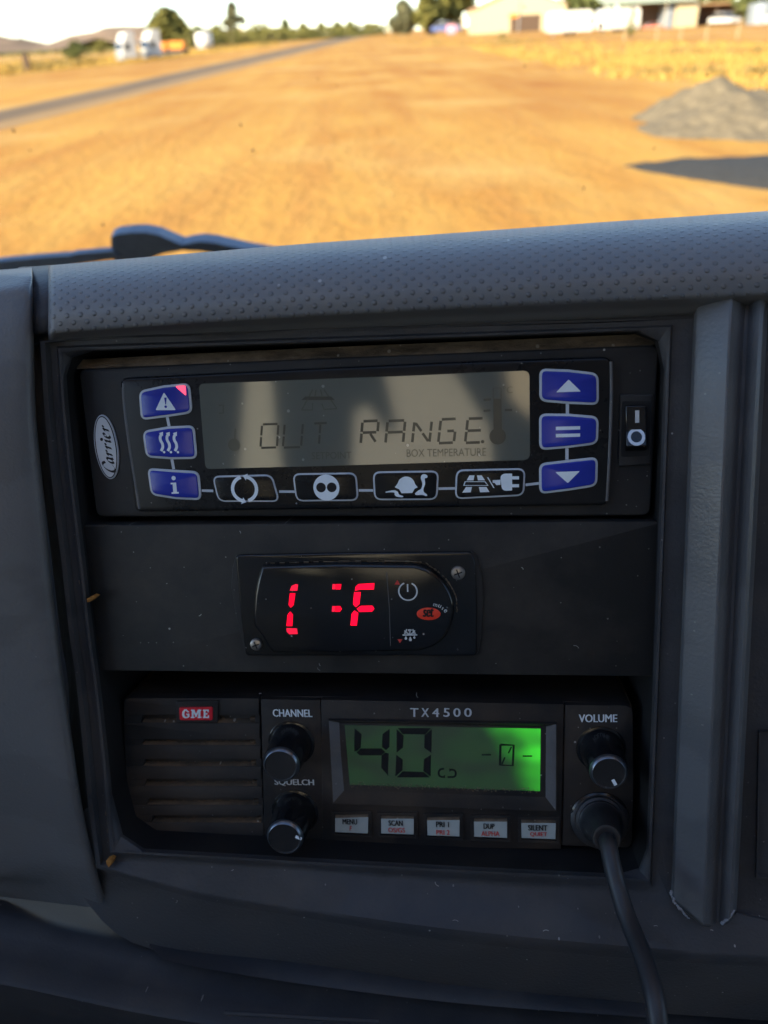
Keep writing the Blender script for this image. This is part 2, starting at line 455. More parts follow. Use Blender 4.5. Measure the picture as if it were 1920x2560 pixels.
R0b = [Vector((p.x, p.y, -.0025)) for p in R1]
R2a = ring(left(-3, 0.6, -2, 2), [(247, 1837, .6), (657, 1861, .6), (1000, 1880, .6), (1399, 1899, .6)],
          [(1399, 1899, .6), (1419, 1380, .6), (1443, 711, .6)], [(1443, 711, .6), (800, 734, .6), (132, 758, .6)])
R2b = ring(left(-9, 0.8, -8, 6), [(241, 1841, .8), (657, 1868, .8), (1000, 1888, .8), (1404, 1906, .8)],
          [(1404, 1906, .8), (1425, 1380, .8), (1449, 706, .8)], [(1449, 706, .8), (800, 729, .8), (126, 752, .8)])
R3 = ring(left(-13, -.6, -12, 10), [(237, 1845, -.6), (657, 1873, -.6), (1000, 1895, -.6), (1408, 1916, -.6)],
          [(1408, 1916, -.6), (1428, 1380, -.6), (1453, 702, -.6)], [(1453, 702, -.6), (800, 724, -.6), (122, 747, -.6)])
R4 = ring(left(-27, -.4, -18, 24), [(223, 1859, -.4), (657, 1884, -.4), (1000, 1912, -.2), (1445, 1938, -.2)],
          [(1445, 1938, -.2), (1446, 1905, -.3), (1466, 1380, -.4), (1490, 692, -.4)], [(1490, 692, -.4), (800, 712, -.4), (108, 735, -.4)])
R5 = ring(left(-38, 2.2, -20, 34), [(217, 1869, 2.0), (420, 1922, 4.5), (657, 1962, 8), (1000, 2010, 12), (1470, 2052, 12), (1950, 2072, 12)],
          [(1950, 2072, 12), (1950, 1962, 0), (1950, 1400, -.5), (1950, 660, -.6)], [(1950, 660, -.6), (1500, 690, -.6), (800, 708, -.6), (102, 733, 2)])
R5b = ring(left(-48, 2.2, -22, 38), [(210, 1873, 2.0), (420, 1929, 4.6), (657, 1970, 8), (1000, 2020, 12), (1480, 2062, 12), (1960, 2082, 12)],
          [(1960, 2082, 12), (1960, 1964, 0), (1960, 1400, -.5), (1960, 655, -.6)], [(1960, 655, -.6), (1505, 688, -.6), (800, 704, -.8), (92, 731, 2.5)])
R6 = ring(left(-54, -7, -24, 42), [(206, 1877, -4), (420, 1940, 3.5), (657, 1982, 7), (1000, 2036, 10.5), (1500, 2080, 11), (1970, 2100, 11)],
          [(1970, 2100, 11), (1970, 1966, 0), (1970, 1400, -.5), (1970, 650, -.6)], [(1970, 650, -.6), (1510, 686, -.6), (800, 700, -1), (85, 729, -3)])
R7 = ring([(60, 700, -11), (76, 910, -11), (100, 1110, -11), (130, 1366, -11), (150, 1522, -11), (150, 1905, -7)],
          [(150, 1905, -7), (297, 2041, -6), (657, 2099, -3), (1126, 2165, -2), (2000, 2228, -2)],
          [(2000, 2228, -2), (2000, 1400, -4), (2000, 630, -4)], [(2000, 630, -4), (800, 640, -12), (60, 700, -12)])
R8 = [Vector((p.x, p.y - (.004 if p.y < Dp(0, 2000).y else 0), p.z - .020)) for p in R7]
fas = MB(); fas.loft([R0, R0b, R1, R2a, R2b, R3, R4, R5, R5b, R6, R7, R8], closed=True, matf=lambda i, j: 2 if i == 0 or (i in (8, 9) and j < 16) else 1 if i >= 9 and 17 < j < 40 else 0)  # recess walls and left groove coloured dark for shade
part(fas, 'fascia', [M['fascia'], M['fascia_low'], M['void']], dash, B0, sharp=50)
bk = MB(); bk.flat(R0, -47.9); part(bk, 'recess_back', M['void'], dash, B0)

# ---- dimpled top pad
pad = MB(); rails = []; uvs = []
SIL = [(-300, 602), (0, 580), (110, 573), (484, 541), (691, 524), (1000, 502), (1300, 480), (1659, 456), (2000, 434)]
LOW = [(-300, 742), (100, 719), (121, 718), (400, 698), (691, 680), (1000, 664), (1300, 650), (1659, 636), (2000, 622)]
UND = [(-300, 770), (100, 739), (125, 738), (400, 722), (691, 709), (1000, 698), (1300, 686), (1659, 668), (2000, 655)]
FR_T = [(0, 9.4), (.08, 10.2), (.25, 10.4), (.42, 8.6), (.58, 5), (.72, 0), (.83, -6), (.91, -13), (.96, -22), (.988, -34), (1.0, -52), (.975, -90), (.90, -160), (.80, -300)]
def padcol(x, drop=0.0, fat=1.0):
    ys, yl, yu = lerp_tab(SIL, x), lerp_tab(LOW, x), lerp_tab(UND, x)
    pts = [Dp(x, yu + 6, -4), Dp(x, yu, 0 - drop * .3), Dp(x, yl + (yu - yl) * .55, 3.5 - drop * .7), Dp(x, yl + (yu - yl) * .2, 7.6 - drop)]
    pts += [Dp(x, yl + (ys - yl) * t, w - drop) for t, w in FR_T]
    return spline(pts, 60)
cols = [(103.5, 12), (104, 7), (106, 3.6), (109, 1.4), (113, .4), (119, 0)] + [(119 + (1760 - 119) * i / 60, 0) for i in range(1, 61)]
for x, d in cols:
    c = padcol(x, d); l = 0; row = []
    base = next(i for i, p in enumerate(c) if p.y >= Dp(x, lerp_tab(LOW, x), 8).y)
    for i, p in enumerate(c):
        row.append(None)
    l = 0; row[base] = 0
    for i in range(base + 1, len(c)): l += (c[i] - c[i - 1]).length; row[i] = l
    l = 0
    for i in range(base - 1, -1, -1): l += (c[i] - c[i + 1]).length; row[i] = -l
    rails.append(c); uvs.append([(c[base].x * 1000 + 200, min(t * 1000, 400)) for t in row])
pad.loft(rails, uvs=uvs)
part(pad, 'top_pad', M['pad'], dash, B0, label='dimpled rounded top pad', sharp=60)

gv = MB(); gv.loft([padcol(x, d) for x, d in ((40, 13), (62, 10), (76, 8.5), (90, 8), (104, 8.5), (116, 10))])
part(gv, 'groove', M['fascia'], dash, B0, sharp=60)

# ---- smooth side panel left of the recess, curling over at the top like the pad
EDG = [(560, 68), (620, 71), (700, 73), (910, 79), (1110, 99), (1366, 124), (1522, 145), (1700, 170), (1803, 188), (1880, 207), (1930, 224), (2050, 268)]
_e = spline([Vector((a, c, 0)) for a, c in EDG], 120); EDG = [(v.x, v.y) for v in _e]
rowsY = [(600, -300), (586, -150), (579, -80), (577.5, -46), (579, -30), (583, -19), (590, -11), (602, -5), (622, -1), (650, 1.5), (720, 4), (900, 5.5), (1100, 6), (1300, 6), (1500, 6), (1700, 5), (1800, 3), (1880, -.5), (1930, -4), (1965, -8)]
CURV = [(577, -6), (622, -6), (720, -3), (900, 2), (1100, 3), (1300, 2), (1500, -2), (1700, -8), (1880, -16), (1965, -22)]
sp_ = MB(); rl = []
for q, dw in ((0, -7), (.6, -3.2), (2, -.6), (5, 1.2), (10, 2.4), (22, 3.6), (50, 5), (110, 7), (220, 9), (380, 10)):
    pts = []
    for y, w in rowsY:
        x = lerp_tab(EDG, max(y, 560)) - q
        yy = y + (71 - x) * .075 if y < 1900 else y - (lerp_tab(EDG, y) - x) * .12
        pts.append(Dp(x, yy, w + lerp_tab(CURV, max(577, y)) * min(1, q / 160) + dw * (.3 if y <= 620 else 1 if dw > 0 else max(0, min(1, (1880 - y) / 300)))))
    rl.append(spline(pts, 70))
sp_.loft(rl[::-1]); rl_side = rl
part(sp_, 'side_panel', M['side'], dash, B0, label='smooth blue-grey side panel', sharp=60)

# ---- raised grey column right of the recess
cm = MB(); rl = []
for xt, xb, yb, w in ((1497, 1449, 1930, -1), (1500, 1451, 1936, 2), (1504, 1455, 1940, 4), (1511, 1462, 1946, 5), (1574, 1516, 1992, 10.5), (1579, 1521, 1995, 10.6), (1583, 1525, 1996, 9.3), (1608, 1547, 1997, 4.8), (1616, 1553, 1996, 4.6), (1630, 1565, 1992, 7.4), (1640, 1575, 1984, 8.6), (1648, 1583, 1974, 8), (1655, 1589, 1966, 4), (1658, 1592, 1960, -1)):
    pts = [Dp(xt + 4, 640, w - 3), Dp(xt, 700, w)]
    for t in (.2, .4, .6, .8, .95): pts.append(Dp(xt + (xb - xt) * t, 700 + (yb - 700) * t, w * 1.0))
    pts += [Dp(xb, yb, w + .6), Dp(xb, yb + 5, w - .6), Dp(xb, yb + 8, -1 + 6)]
    rl.append(pts)
cm.loft(rl)
part(cm, 'pillar_trim', M['column'], dash, B0, label='raised grey pillar trim with worn bottom corners', sharp=28)
sc = MB()
for (x0, y0, x1, y1, wd) in ((1449, 1925, 1456, 1948, 2.2), (1457, 1950, 1488, 1984, 1.6), (1561, 1995, 1588, 1966, 2.0)):
    pts = []
    for i in range(14):
        t = i / 13; a = Dp(x0 + (x1 - x0) * t + random.uniform(-2, 2), y0 + (y1 - y0) * t + random.uniform(-2, 2), 8.5); pts.append(a)
    for p, q in zip(pts, pts[1:]): sc.tube([p, q], random.uniform(.15, .5) * MM * wd * .6, 6)
part(sc, 'scuffed_edge', plain('scuffed_plastic', (.30, .31, .34), .6, .3), dash, B0)

# ---- second pocket at the right edge, and the lower dash under the fascia
pk = MB(); a = [(1640, 1580), (1634, 1898), (1960, 1915), (1960, 1580)]
o1 = [Dp(x, y, 1.0) for x, y in a]; i1 = [Dp(x + 4, y - 4 if y > 1700 else y, 1.0) for x, y in a]
pk.loft([[Vector((p.x, p.y, -.006)) for p in o1], o1, i1, [Vector((p.x, p.y, -.0035)) for p in i1]], closed=True, smooth=False)
pk.flat(i1, -3.0, 1)
part(pk, 'pocket_frame', [M['fascia'], M['void']], dash, B0)
lo = MB()
tops = [(-300, 1935, -16), (0, 1976, -16), (297, 2038, -16), (657, 2096, -16), (1126, 2162, -16), (1700, 2206, -16), (2000, 2222, -16)]
def lower_row(dy, w): return spline([Dp(x, y + dy(x), w(x) if callable(w) else w) for x, y, _ in tops], 50)
lorows = [lower_row(lambda x: -60, -30), lower_row(lambda x: -14, -13), lower_row(lambda x: 3, -8), lower_row(lambda x: 40, -4), lower_row(lambda x: 92, 4), lower_row(lambda x: 138, 12), lower_row(lambda x: 150, 13), lower_row(lambda x: 166, 10), lower_row(lambda x: 210, -20), lower_row(lambda x: 420, -60)]; lo.loft(lorows)
part(lo, 'lower_panel', M['lower'], dash, B0, sharp=60)
tr = MB()                                   # tray mouth under the fascia, with its pale lip
lip = spline([Dp(322, 2043, -4), Dp(420, 2060, -3), Dp(657, 2101, 3), Dp(1000, 2148, 4), Dp(1400, 2184, 4)], 40)
lip2 = spline([Dp(352, 2072, 2), Dp(420, 2088, 4), Dp(657, 2126, 6), Dp(1000, 2168, 6), Dp(1400, 2198, 6)], 40)
lip3 = [p + Vector((0, -.0015, -.006)) for p in lip2]; lip0 = [p + Vector((0, 0, -.012)) for p in lip]
tr.loft([lip0, lip, lip2, lip3])
part(tr, 'tray_lip', M['lower'], dash, B0, sharp=50)
tr = MB(); tr.tube(spline([Dp(485, 2188, 22), Dp(560, 2192, 22), Dp(700, 2200, 22), Dp(820, 2206, 22)], 20), .0008, 10)
part(tr, 'tray_edge', M['lower'], dash, B0)

# ---- the dashboard carries on to both doors
ex = MB(); last = rails[-1]; ex.loft([last, [p + Vector((.88, 0, 0)) for p in last]]); part(ex, 'top_pad_end', M['pad_plain'], dash, B0, sharp=60)
ex = MB(); first = rl_side[-1]; ex.loft([[p - Vector((.70, 0, 0)) for p in first], first]); part(ex, 'side_panel_end', M['side'], dash, B0, sharp=60)
ex = MB(); q = [Dp(1990, 600, -14), Dp(1990, 640, -4.2), Dp(1990, 1400, -4.2), Dp(1990, 2224, -2.2), Dp(1990, 2226, -40)]; ex.loft([q, [p + Vector((.86, 0, 0)) for p in q]], smooth=False); part(ex, 'fascia_end', M['fascia'], dash, B0)
ex = MB(); q = [r[-1] for r in lorows]; ex.loft([q, [p + Vector((.86, 0, 0)) for p in q]]); q = [r[0] for r in lorows]; ex.loft([[p - Vector((.70, 0, 0)) for p in q], q]); part(ex, 'lower_panel_end', M['lower'], dash, B0, sharp=60)

# ---- blanking plate between the controller and the two-way radio
bp = MB(); bp.prism(rounded([Dp(170, 1134, -4), Dp(1432, 1126, -4), Dp(1426, 1462, -4), Dp(196, 1449, -4)], .5), -30, -4, 0, .5, segs=2)
part(bp, 'blanking_plate', M['plate'], dash, B0)
mud = plain('orange_mud', (.34, .15, .035), .8, .2)   # orange mud chips caught in the trim
for pts, w in (([(186, 1294), (200, 1287), (208, 1290), (198, 1299), (188, 1302)], 1.4), ([(228, 1861), (237, 1857), (243, 1860), (241, 1868), (234, 1875), (229, 1868)], 3.4)):
    ch = MB(); ch.prism([Dp(x, y, w) for x, y in pts], w - 3, w, 0, .35); part(ch, 'mud_chip', mud, dash, B0)
bd = MB()                                   # brown dust lying along the inner trim of the recess
def dustline(mb, pts, width, w, n=60):
    q = spline([Dp(x, y, w) for x, y in pts], n)
    for i in range(n - 1):
        if random.random() < .9:
            r = random.uniform(.3, 1) * width * .5 * MM
            mb.tube([q[i], q[i + 1]], r, 5, cap=False)
dustline(bd, [(126, 880), (148, 1110), (190, 1366), (213, 1560), (236, 1835)], .9, -.9, 120)
dustline(bd, [(1494, 720), (1478, 1200), (1462, 1600), (1449, 1900)], .8, -1.0, 120)
dustline(bd, [(720, 1877), (1000, 1897), (1340, 1914)], .8, -1.2, 70)
part(bd, 'dust_line', M['dust'], dash, B0)

lt = MB()                                   # lint and pale flecks lying on the plate, trim and fascia
for x, y, w in [(690, 1433, -4), (686, 1442, -4), (430, 1330, -4), (1130, 1230, -4), (1250, 1400, -4), (520, 1152, -4), (900, 1496, -13.5), (565, 1498, -13.5), (1120, 1960, 9), (1185, 2010, 11.5), (940, 1905, 1), (1540, 2010, 9.5), (880, 2140, -1), (1420, 2000, 10), (1640, 1980, 6), (990, 1990, 10.5), (500, 1880, 1.5), (100, 1460, 9), (380, 1950, 4)]:
    a_ = Dp(x, y, w + .25); an = random.uniform(0, 6.28); ln_ = random.uniform(.6, 2.0) * MM
    q = [a_ + Vector((math.cos(an + t * .8) * ln_ * t, math.sin(an + t * .8) * ln_ * t, .0001)) for t in (0, .33, .66, 1)]
    lt.tube(q, random.uniform(.07, .16) * MM, 5)
part(lt, 'lint', plain('grey_lint', (.34, .33, .31), .9, .1), dash, B0)

# ================================================================== refrigeration controller
B1 = Dp(800, 1115, -20)
ctl = root('refrigeration_controller', B1, 'black refrigeration control unit with blue keys, grey display and rocker switch', 'controller')
body = [Dp(165, 797, -5), Dp(690, 774, -5), Dp(1000, 762, -5), Dp(1426, 744, -5), Dp(1407, 1116, -5), Dp(204, 1118, -5)]
bz = MB(); bz.prism(rounded(body, 3), -46, -6.2, 0, .8, segs=3)
part(bz, 'bezel', M['device'], ctl, B1)
ch = MB()                                   # dusty chamfer along its top
c0 = spline([Dp(x, y + .5, -7.0) for x, y in ((166, 797), (690, 774), (1000, 762), (1424, 744))], 40)
c1 = spline([Dp(x, y, -10) for x, y in ((163, 777), (690, 751), (1000, 738), (1422, 720))], 40)
c2 = [p + Vector((0, 0, -.02)) for p in c1]
ch.loft([c0, c1, c2]); part(ch, 'dusty_ledge', M['dust'], ctl, B1)
kp = MB(); kq = [zA(488, 415, -3), Dp(690, 795, -3), Dp(1000, 781, -3), zC(684, 330, -3), zC(660, 1268, -3), zA(592, 1262, -3)]
kp.prism(rounded(kq, [3, 0.1, 0.1, 3, 2.5, 2.5]), -10, -4, 0, .9, segs=3)
part(kp, 'keypad_face', M['keypad'], ctl, B1)
WK = -4.0
rd = MB()                                   # bright moulded ridges either side
for q in ([zA(488, 450), zA(492, 560), zA(515, 760), zA(545, 960), zA(592, 1250)], [zC(688, 362), zC(690, 560), zC(684, 800), zC(672, 1060), zC(660, 1252)]):
    rd = MB(); rd.tube([Vector((p.x, p.y, -.0043)) for p in spline(q, 24)], .00055, 8); part(rd, 'keypad_ridge', M['column'], ctl, B1)
BLUE = {
 'warning': [zA(590, 497), zA(750, 462), zA(915, 446), zA(934, 640), zA(770, 665), zA(604, 686)],
 'heat': [zA(614, 752), zA(780, 724), zA(945, 716), zA(965, 932), zA(800, 934), zA(636, 922)],
 'info': [zA(644, 988), zA(800, 1000), zA(975, 1010), zA(992, 1196), zA(830, 1188), zA(668, 1162)],
 'up': [zC(229, 404), zC(420, 412), zC(607, 434), zC(609, 640), zC(420, 632), zC(228, 616)],
 'equal': [zC(226, 692), zC(420, 694), zC(608, 710), zC(603, 888), zC(420, 912), zC(228, 928)],
 'down': [zC(226, 1010), zC(420, 988), zC(603, 968), zC(598, 1156), zC(420, 1184), zC(228, 1208)]}
KEYLAB = {'warning': 'blue key with warning triangle and red light', 'heat': 'blue key with three wavy arrows', 'info': 'blue key with letter i',
          'up': 'blue key with upward triangle', 'equal': 'blue key with two bars', 'down': 'blue key with downward triangle'}
KT = -3.15
keys = {}
def thick(q): return [Vector((p.x, p.y)) for p in q]
for k, q in BLUE.items():
    b = MB(); o = rounded(q, [2.4, .1, 2.4, 2.4, .1, 2.4], 6); b.prism(o, -6, KT - .35, 1, .25, segs=2)
    i = inset([Vector((p.x, p.y)) for p in o] if sum(o[j].x * o[(j + 1) % len(o)].y - o[(j + 1) % len(o)].x * o[j].y for j in range(len(o))) > 0 else [Vector((p.x, p.y)) for p in o][::-1], .75 * MM)
    b.prism(i, -6, KT, 0, .3, segs=2)
    keys[k] = part(b, 'key', [M['blue'], M['outline']], ctl, B1, label=KEYLAB[k])
KI = KT + .06
def icon(key, mb, mats=None): part(mb, 'icon', mats or [M['print'], M['blue']], keys[key], B1)
def off_children(): pass
b = MB(); b.flat(rounded([zA(755, 506), zA(832, 620), zA(702, 620)], .5), KI); b.flat([zA(757, 540), zA(773, 540), zA(769, 584), zA(764, 584)], KI + .04, 1); b.flat(disc(zA(767, 598), .45, 12), KI + .04, 1); icon('warning', b)
b = MB(); b.flat(rounded([zA(826, 468), zA(893, 464), zA(897, 530)], .6), KI); part(b, 'warning_light', M['ledspot'], keys['warning'], B1)
b = MB()
for dx in (0, 43, 88):
    q = spline([zA(742 + dx, 766), zA(732 + dx, 790), zA(734 + dx, 812), zA(745 + dx, 832), zA(748 + dx, 856), zA(738 + dx, 880)], 18)
    stroke(b, q, .95, KI)
    b.flat([zA(724 + dx, 766), zA(750 + dx, 758), zA(750 + dx, 786)], KI + .02)
    b.flat(disc(zA(757 + dx, 887), .42, 12), KI + .01)
icon('heat', b)
b = MB(); b.flat(disc(zA(817, 1052), .75, 16), KI); b.flat([zA(798, 1082), zA(833, 1080), zA(839, 1140), zA(850, 1140), zA(851, 1150), zA(805, 1152), zA(804, 1142), zA(815, 1141), zA(811, 1092), zA(799, 1092)], KI); icon('info', b)
b = MB(); b.flat(rounded([zC(414, 475), zC(492, 552), zC(334, 557)], .4), KI); icon('up', b)
b = MB(); b.flat([zC(332, 776), zC(487, 772), zC(487, 794), zC(332, 798)], KI); b.flat([zC(332, 822), zC(487, 818), zC(487, 840), zC(332, 844)], KI); icon('equal', b)
b = MB(); b.flat(rounded([zC(328, 1064), zC(486, 1058), zC(408, 1135)], .4), KI); icon('down', b)
# black keys along the bottom
BLK = [[zA(1056, 1040), zA(1440, 1030), zA(1490, 1206), zA(1096, 1206)], [zB(60, 1024), zB(470, 1018), zB(484, 1200), zB(84, 1204)],
       [zB(572, 1012), zB(996, 1006), zB(986, 1194), zB(582, 1196)], [zB(1104, 1000), zB(1548, 990), zB(1540, 1168), zB(1096, 1190)]]
BLAB = ['black key with two circling arrows', 'black key with two dots in a disc', 'black key with a turtle', 'black key with road and plug']
bkeys = []
KB = -3.5
for q, lb in zip(BLK, BLAB):
    o = rounded(q, 2.6, 6)
    if sum(o[j].x * o[(j + 1) % len(o)].y - o[(j + 1) % len(o)].x * o[j].y for j in range(len(o))) < 0: o = o[::-1]
    b = MB(); b.prism(o, -6, KB - .25, 1, .2, segs=2); b.prism(inset([Vector((p.x, p.y)) for p in o], .55 * MM), -6, KB, 0, .2, segs=2)
    bkeys.append(part(b, 'key', [M['keypad'], M['outline']], ctl, B1, label=lb))
KJ = KB + .06
b = MB(); c = zA(1266, 1122)
for a0, a1 in ((105, 255), (285, 435)):
    q = [Vector((c.x + 4.1 * MM * math.cos(rad(a)), c.y + 4.1 * MM * math.sin(rad(a)))) for a in range(a0, a1 + 1, 10)]
    stroke(b, q, 1.15, KJ)
    e = q[-1]; t = (q[-1] - q[-2]).normalized(); nn = Vector((-t.y, t.x))
    b.flat([e + nn * 1.2 * MM, e - nn * 1.2 * MM, e + t * 1.5 * MM], KJ + .02)
part(b, 'icon', M['print'], bkeys[0], B1)
b = MB(); b.flat(disc(zB(279, 1114), 4.35, 36), KJ); b.flat(disc(zB(245, 1113), 1.62, 20), KJ + .03, 1); b.flat(disc(zB(313, 1112), 1.62, 20), KJ + .03, 1); part(b, 'icon', [M['print'], M['ink']], bkeys[1], B1)
b = MB()
b.flat(spline([zB(714, 1112), zB(732, 1088), zB(745, 1062), zB(775, 1045), zB(808, 1047), zB(832, 1066), zB(846, 1094), zB(860, 1112)], 28) + [zB(840, 1122), zB(826, 1148), zB(758, 1150), zB(742, 1124)], KJ)
b.flat(spline([zB(656, 1140), zB(682, 1134), zB(710, 1130), zB(733, 1140), zB(742, 1158), zB(768, 1168), zB(762, 1176), zB(728, 1172), zB(714, 1160), zB(712, 1146), zB(690, 1144), zB(656, 1146)], 36), KJ)
b.flat(spline([zB(843, 1150), zB(864, 1132), zB(882, 1122), zB(890, 1088), zB(880, 1056), zB(886, 1034), zB(905, 1028), zB(922, 1038), zB(920, 1052), zB(906, 1056), zB(908, 1090), zB(898, 1120), zB(900, 1142), zB(920, 1158), zB(916, 1168), zB(890, 1160), zB(860, 1162), zB(846, 1160)], 50), KJ)
part(b, 'icon', M['print'], bkeys[2], B1)
b = MB()
for q in ([(1190, 1036), (1222, 1036), (1216, 1068), (1172, 1068)], [(1238, 1036), (1268, 1036), (1290, 1068), (1244, 1068)], [(1160, 1074), (1292, 1074), (1312, 1102), (1150, 1102)],
          [(1168, 1110), (1206, 1110), (1198, 1144), (1144, 1146)], [(1250, 1110), (1298, 1110), (1318, 1142), (1258, 1144)]):
    b.flat([zB(*p) for p in q], KJ)
b.flat([zB(1166, 1078), zB(1286, 1078), zB(1304, 1098), zB(1158, 1098)], KJ + .03, 1)
b.flat([zB(1302, 1048), zB(1310, 1048), zB(1350, 1116), zB(1342, 1116)], KJ)
b.flat(rounded([zB(1384, 1026), zB(1462, 1024), zB(1462, 1132), zB(1398, 1136)], [3, .2, .2, 3]), KJ)
b.flat([zB(1338, 1066), zB(1388, 1064), zB(1388, 1096), zB(1362, 1098), zB(1350, 1084), zB(1338, 1084)], KJ + .02)
b.flat([zB(1460, 1042), zB(1506, 1042), zB(1506, 1062), zB(1460, 1062)], KJ + .01); b.flat([zB(1460, 1092), zB(1506, 1092), zB(1506, 1112), zB(1460, 1112)], KJ + .01)
part(b, 'icon', [M['print'], M['ink']], bkeys[3], B1)
ln = MB(); LW = WK + .07
for q in ([zA(770, 664), zA(782, 722)], [zA(800, 934), zA(812, 998)], [zC(408, 630), zC(408, 694)], [zC(405, 914), zC(405, 988)]): stroke(ln, q, 1.0, LW)
for q in ([zA(990, 1134), zA(1064, 1136)], [zA(1484, 1140), zA(1584, 1141)], [zB(484, 1133), zB(576, 1133)], [zB(992, 1122), zB(1098, 1120)], [zB(1548, 1098), zB(1634, 1088)]): stroke(ln, q, .85, LW)
part(ln, 'printed_line', M['outline'], ctl, B1)
# grey display
b = MB(); q = [zA(970, 452), zB(700, 404), zB(1575, 366), zB(1577, 940), zB(500, 972), zA(1014, 998)]
b.prism(rounded(q, [1.8, .1, 2.2, 2.2, .1, 1.8]), -6, WK + .12, 0, .1)
disp = part(b, 'display', M['lcd'], ctl, B1)
sg = MB(); SW = WK + .20
def segchar(mb, ch, tl, tr, bl, br, w, t=.62):
    """one LCD character from its four corner pixels; 0..1 cell coordinates"""
    def at(u, v): return (Vector((tl.x, tl.y)).lerp(Vector((tr.x, tr.y)), u)).lerp(Vector((bl.x, bl.y)).lerp(Vector((br.x, br.y)), u), v)
    L = {'O': ['T', 'B', 'UL', 'UR', 'LL', 'LR'], 'U': ['B', 'UL', 'UR', 'LL', 'LR'], 'T': ['T', 'CU', 'CL'], 'R': ['T', 'UL', 'UR', 'LL', 'M', 'DR'],
         'A': ['T', 'UL', 'UR', 'LL', 'LR', 'M'], 'N': ['UL', 'UR', 'LL', 'LR', 'D1', 'DR'], 'G': ['T', 'UL', 'LL', 'B', 'LR', 'MR'], 'E': ['T', 'UL', 'LL', 'B', 'M']}[ch]
    seg = {'T': (.06, 0, .94, 0), 'B': (.06, 1, .94, 1), 'UL': (0, .06, 0, .46), 'LL': (0, .54, 0, .94), 'UR': (1, .06, 1, .46), 'LR': (1, .54, 1, .94),
           'M': (.08, .5, .92, .5), 'MR': (.5, .5, .92, .5), 'CU': (.5, .06, .5, .46), 'CL': (.5, .54, .5, .94), 'DR': (.55, .56, .92, .92), 'D1': (.08, .1, .46, .46)}
    for k in L:
        a, c, d, e = seg[k]; stroke(mb, [at(a, c), at(d, e)], t, w)
CH = [('O', zA, 1375, 1480, 712, 862, -10), ('U', zB, 12, 128, 705, 860, -12), ('T', zB, 195, 285, 706, 845, -10), ('R', zB, 508, 610, 692, 838, -12), ('A', zB, 668, 780, 690, 836, -14),
      ('N', zB, 840, 950, 690, 834, -16), ('G', zB, 1008, 1108, 680, 832, -18), ('E', zB, 1180, 1280, 676, 830, -18)]
for c, z, x0, x1, y0, y1, sl_ in CH:
    segchar(sg, c, z(x0, y0), z(x1, y0 - 4), z(x0 + sl_, y1), z(x1 + sl_, y1 - 4), SW, .85 if c in 'RANGE' else .7)
sg.flat(disc(zB(1274, 822), .55, 10), SW)
sg.flat([zB(118, 556), zB(142, 534), zB(308, 534), zB(330, 556)], SW)
for q in ([zB(1280, 556), zB(1328, 552)], [zB(1280, 626), zB(1324, 622)], [zB(1416, 620), zB(1462, 620)]): stroke(sg, q, .7, SW)
sg.flat(rounded([zB(1342, 548), zB(1394, 548), zB(1398, 760), zB(1344, 764)], .3), SW); sg.flat(disc(zB(1370, 788), 2.6, 24), SW + .02)
part(sg, 'display_segment', M['seg'], disp, B1)
sg = MB()
text(sg, 'SETPOINT', zB(186, 934), zB(438, 930), 2.3, SW, 0); text(sg, 'BOX TEMPERATURE', zB(790, 920), zB(1296, 912), 2.5, SW, 0)
text(sg, '°C', zB(1404, 514), zB(1466, 512), 2.2, SW, 0)
for q in ([zB(190, 490), zB(120, 620)], [zB(262, 490), zB(345, 612)], [zB(212, 490), zB(205, 530)], [zB(240, 490), zB(250, 530)], [zB(120, 620), zB(188, 620), zB(190, 575)], [zB(345, 612), zB(262, 616), zB(248, 580)],
          [zB(1342, 548), zB(1342, 480), zB(1392, 480), zB(1392, 548)], [zA(1205, 740), zA(1200, 830)], [zA(1100, 590), zA(1128, 588), zA(1128, 640), zA(1100, 640)]): stroke(sg, q, .35, SW)
sg.flat(disc(zA(1198, 842), 2.1, 20), SW)
part(sg, 'display_legend', M['segfaint'], disp, B1)
# oval badge
b = MB(); c0, c1_ = zA(384, 648, -5.6), zA(444, 1054, -5.6); mid = zA(415, 850, -5.6); ax = (Vector((c0.x, c0.y)) - Vector((c1_.x, c1_.y))); ha = ax.length / 2; ax.normalize(); bx = Vector((ax.y, -ax.x)); hb = .0110 * .92
hb = abs((Vector((zA(490, 860, -5.6).x, 0)) - Vector((zA(340, 840, -5.6).x, 0))).length) / 2
ell = lambda k: [Vector((mid.x, mid.y)) + ax * (ha - k) * math.cos(t * math.pi / 24) + bx * (hb - k) * math.sin(t * math.pi / 24) for t in range(48)]
b.prism(ell(0), -9, -5.6, 1, .3, segs=2); b.prism(ell(.00045), -9, -5.5, 2, .05); b.prism(ell(.0008), -9, -5.42, 0, .05)
bad = part(b, 'badge', [M['badge'], M['outline'], M['ink']], ctl, B1)
# calligraphic lettering drawn with a broad nib, reading upward along the oval
b = MB(); UX = ax; UY = -bx; sx = ha * 2 * .80 / 10.35; sy = hb * 2 * .60
org = Vector((mid.x, mid.y)) - UX * ha * .80 - UY * sy * .40
def L(pts, n=14): return [org + UX * (p[0] + p[1] * .32) * sx + UY * p[1] * sy * .62 for p in spline([Vector((a, c, 0)) for a, c in pts], n)]
nv = (UX * .66 + UY * .36) * sx * .72; nv2 = (UX * .5 + UY * .25) * sx * .6
GL = []
GL += [[(2.0, .95), (1.7, 1.25), (1.1, 1.25), (.45, .85), (.15, .35), (.35, -.02), (.9, -.05), (1.5, .2)]]
def la(x): return [[(x + .95, .62), (x + .6, .72), (x + .15, .45), (x + .05, .12), (x + .3, -.02), (x + .7, .2), (x + 1.0, .6)], [(x + 1.0, .66), (x + .85, .2), (x + .95, 0), (x + 1.3, .12)]]
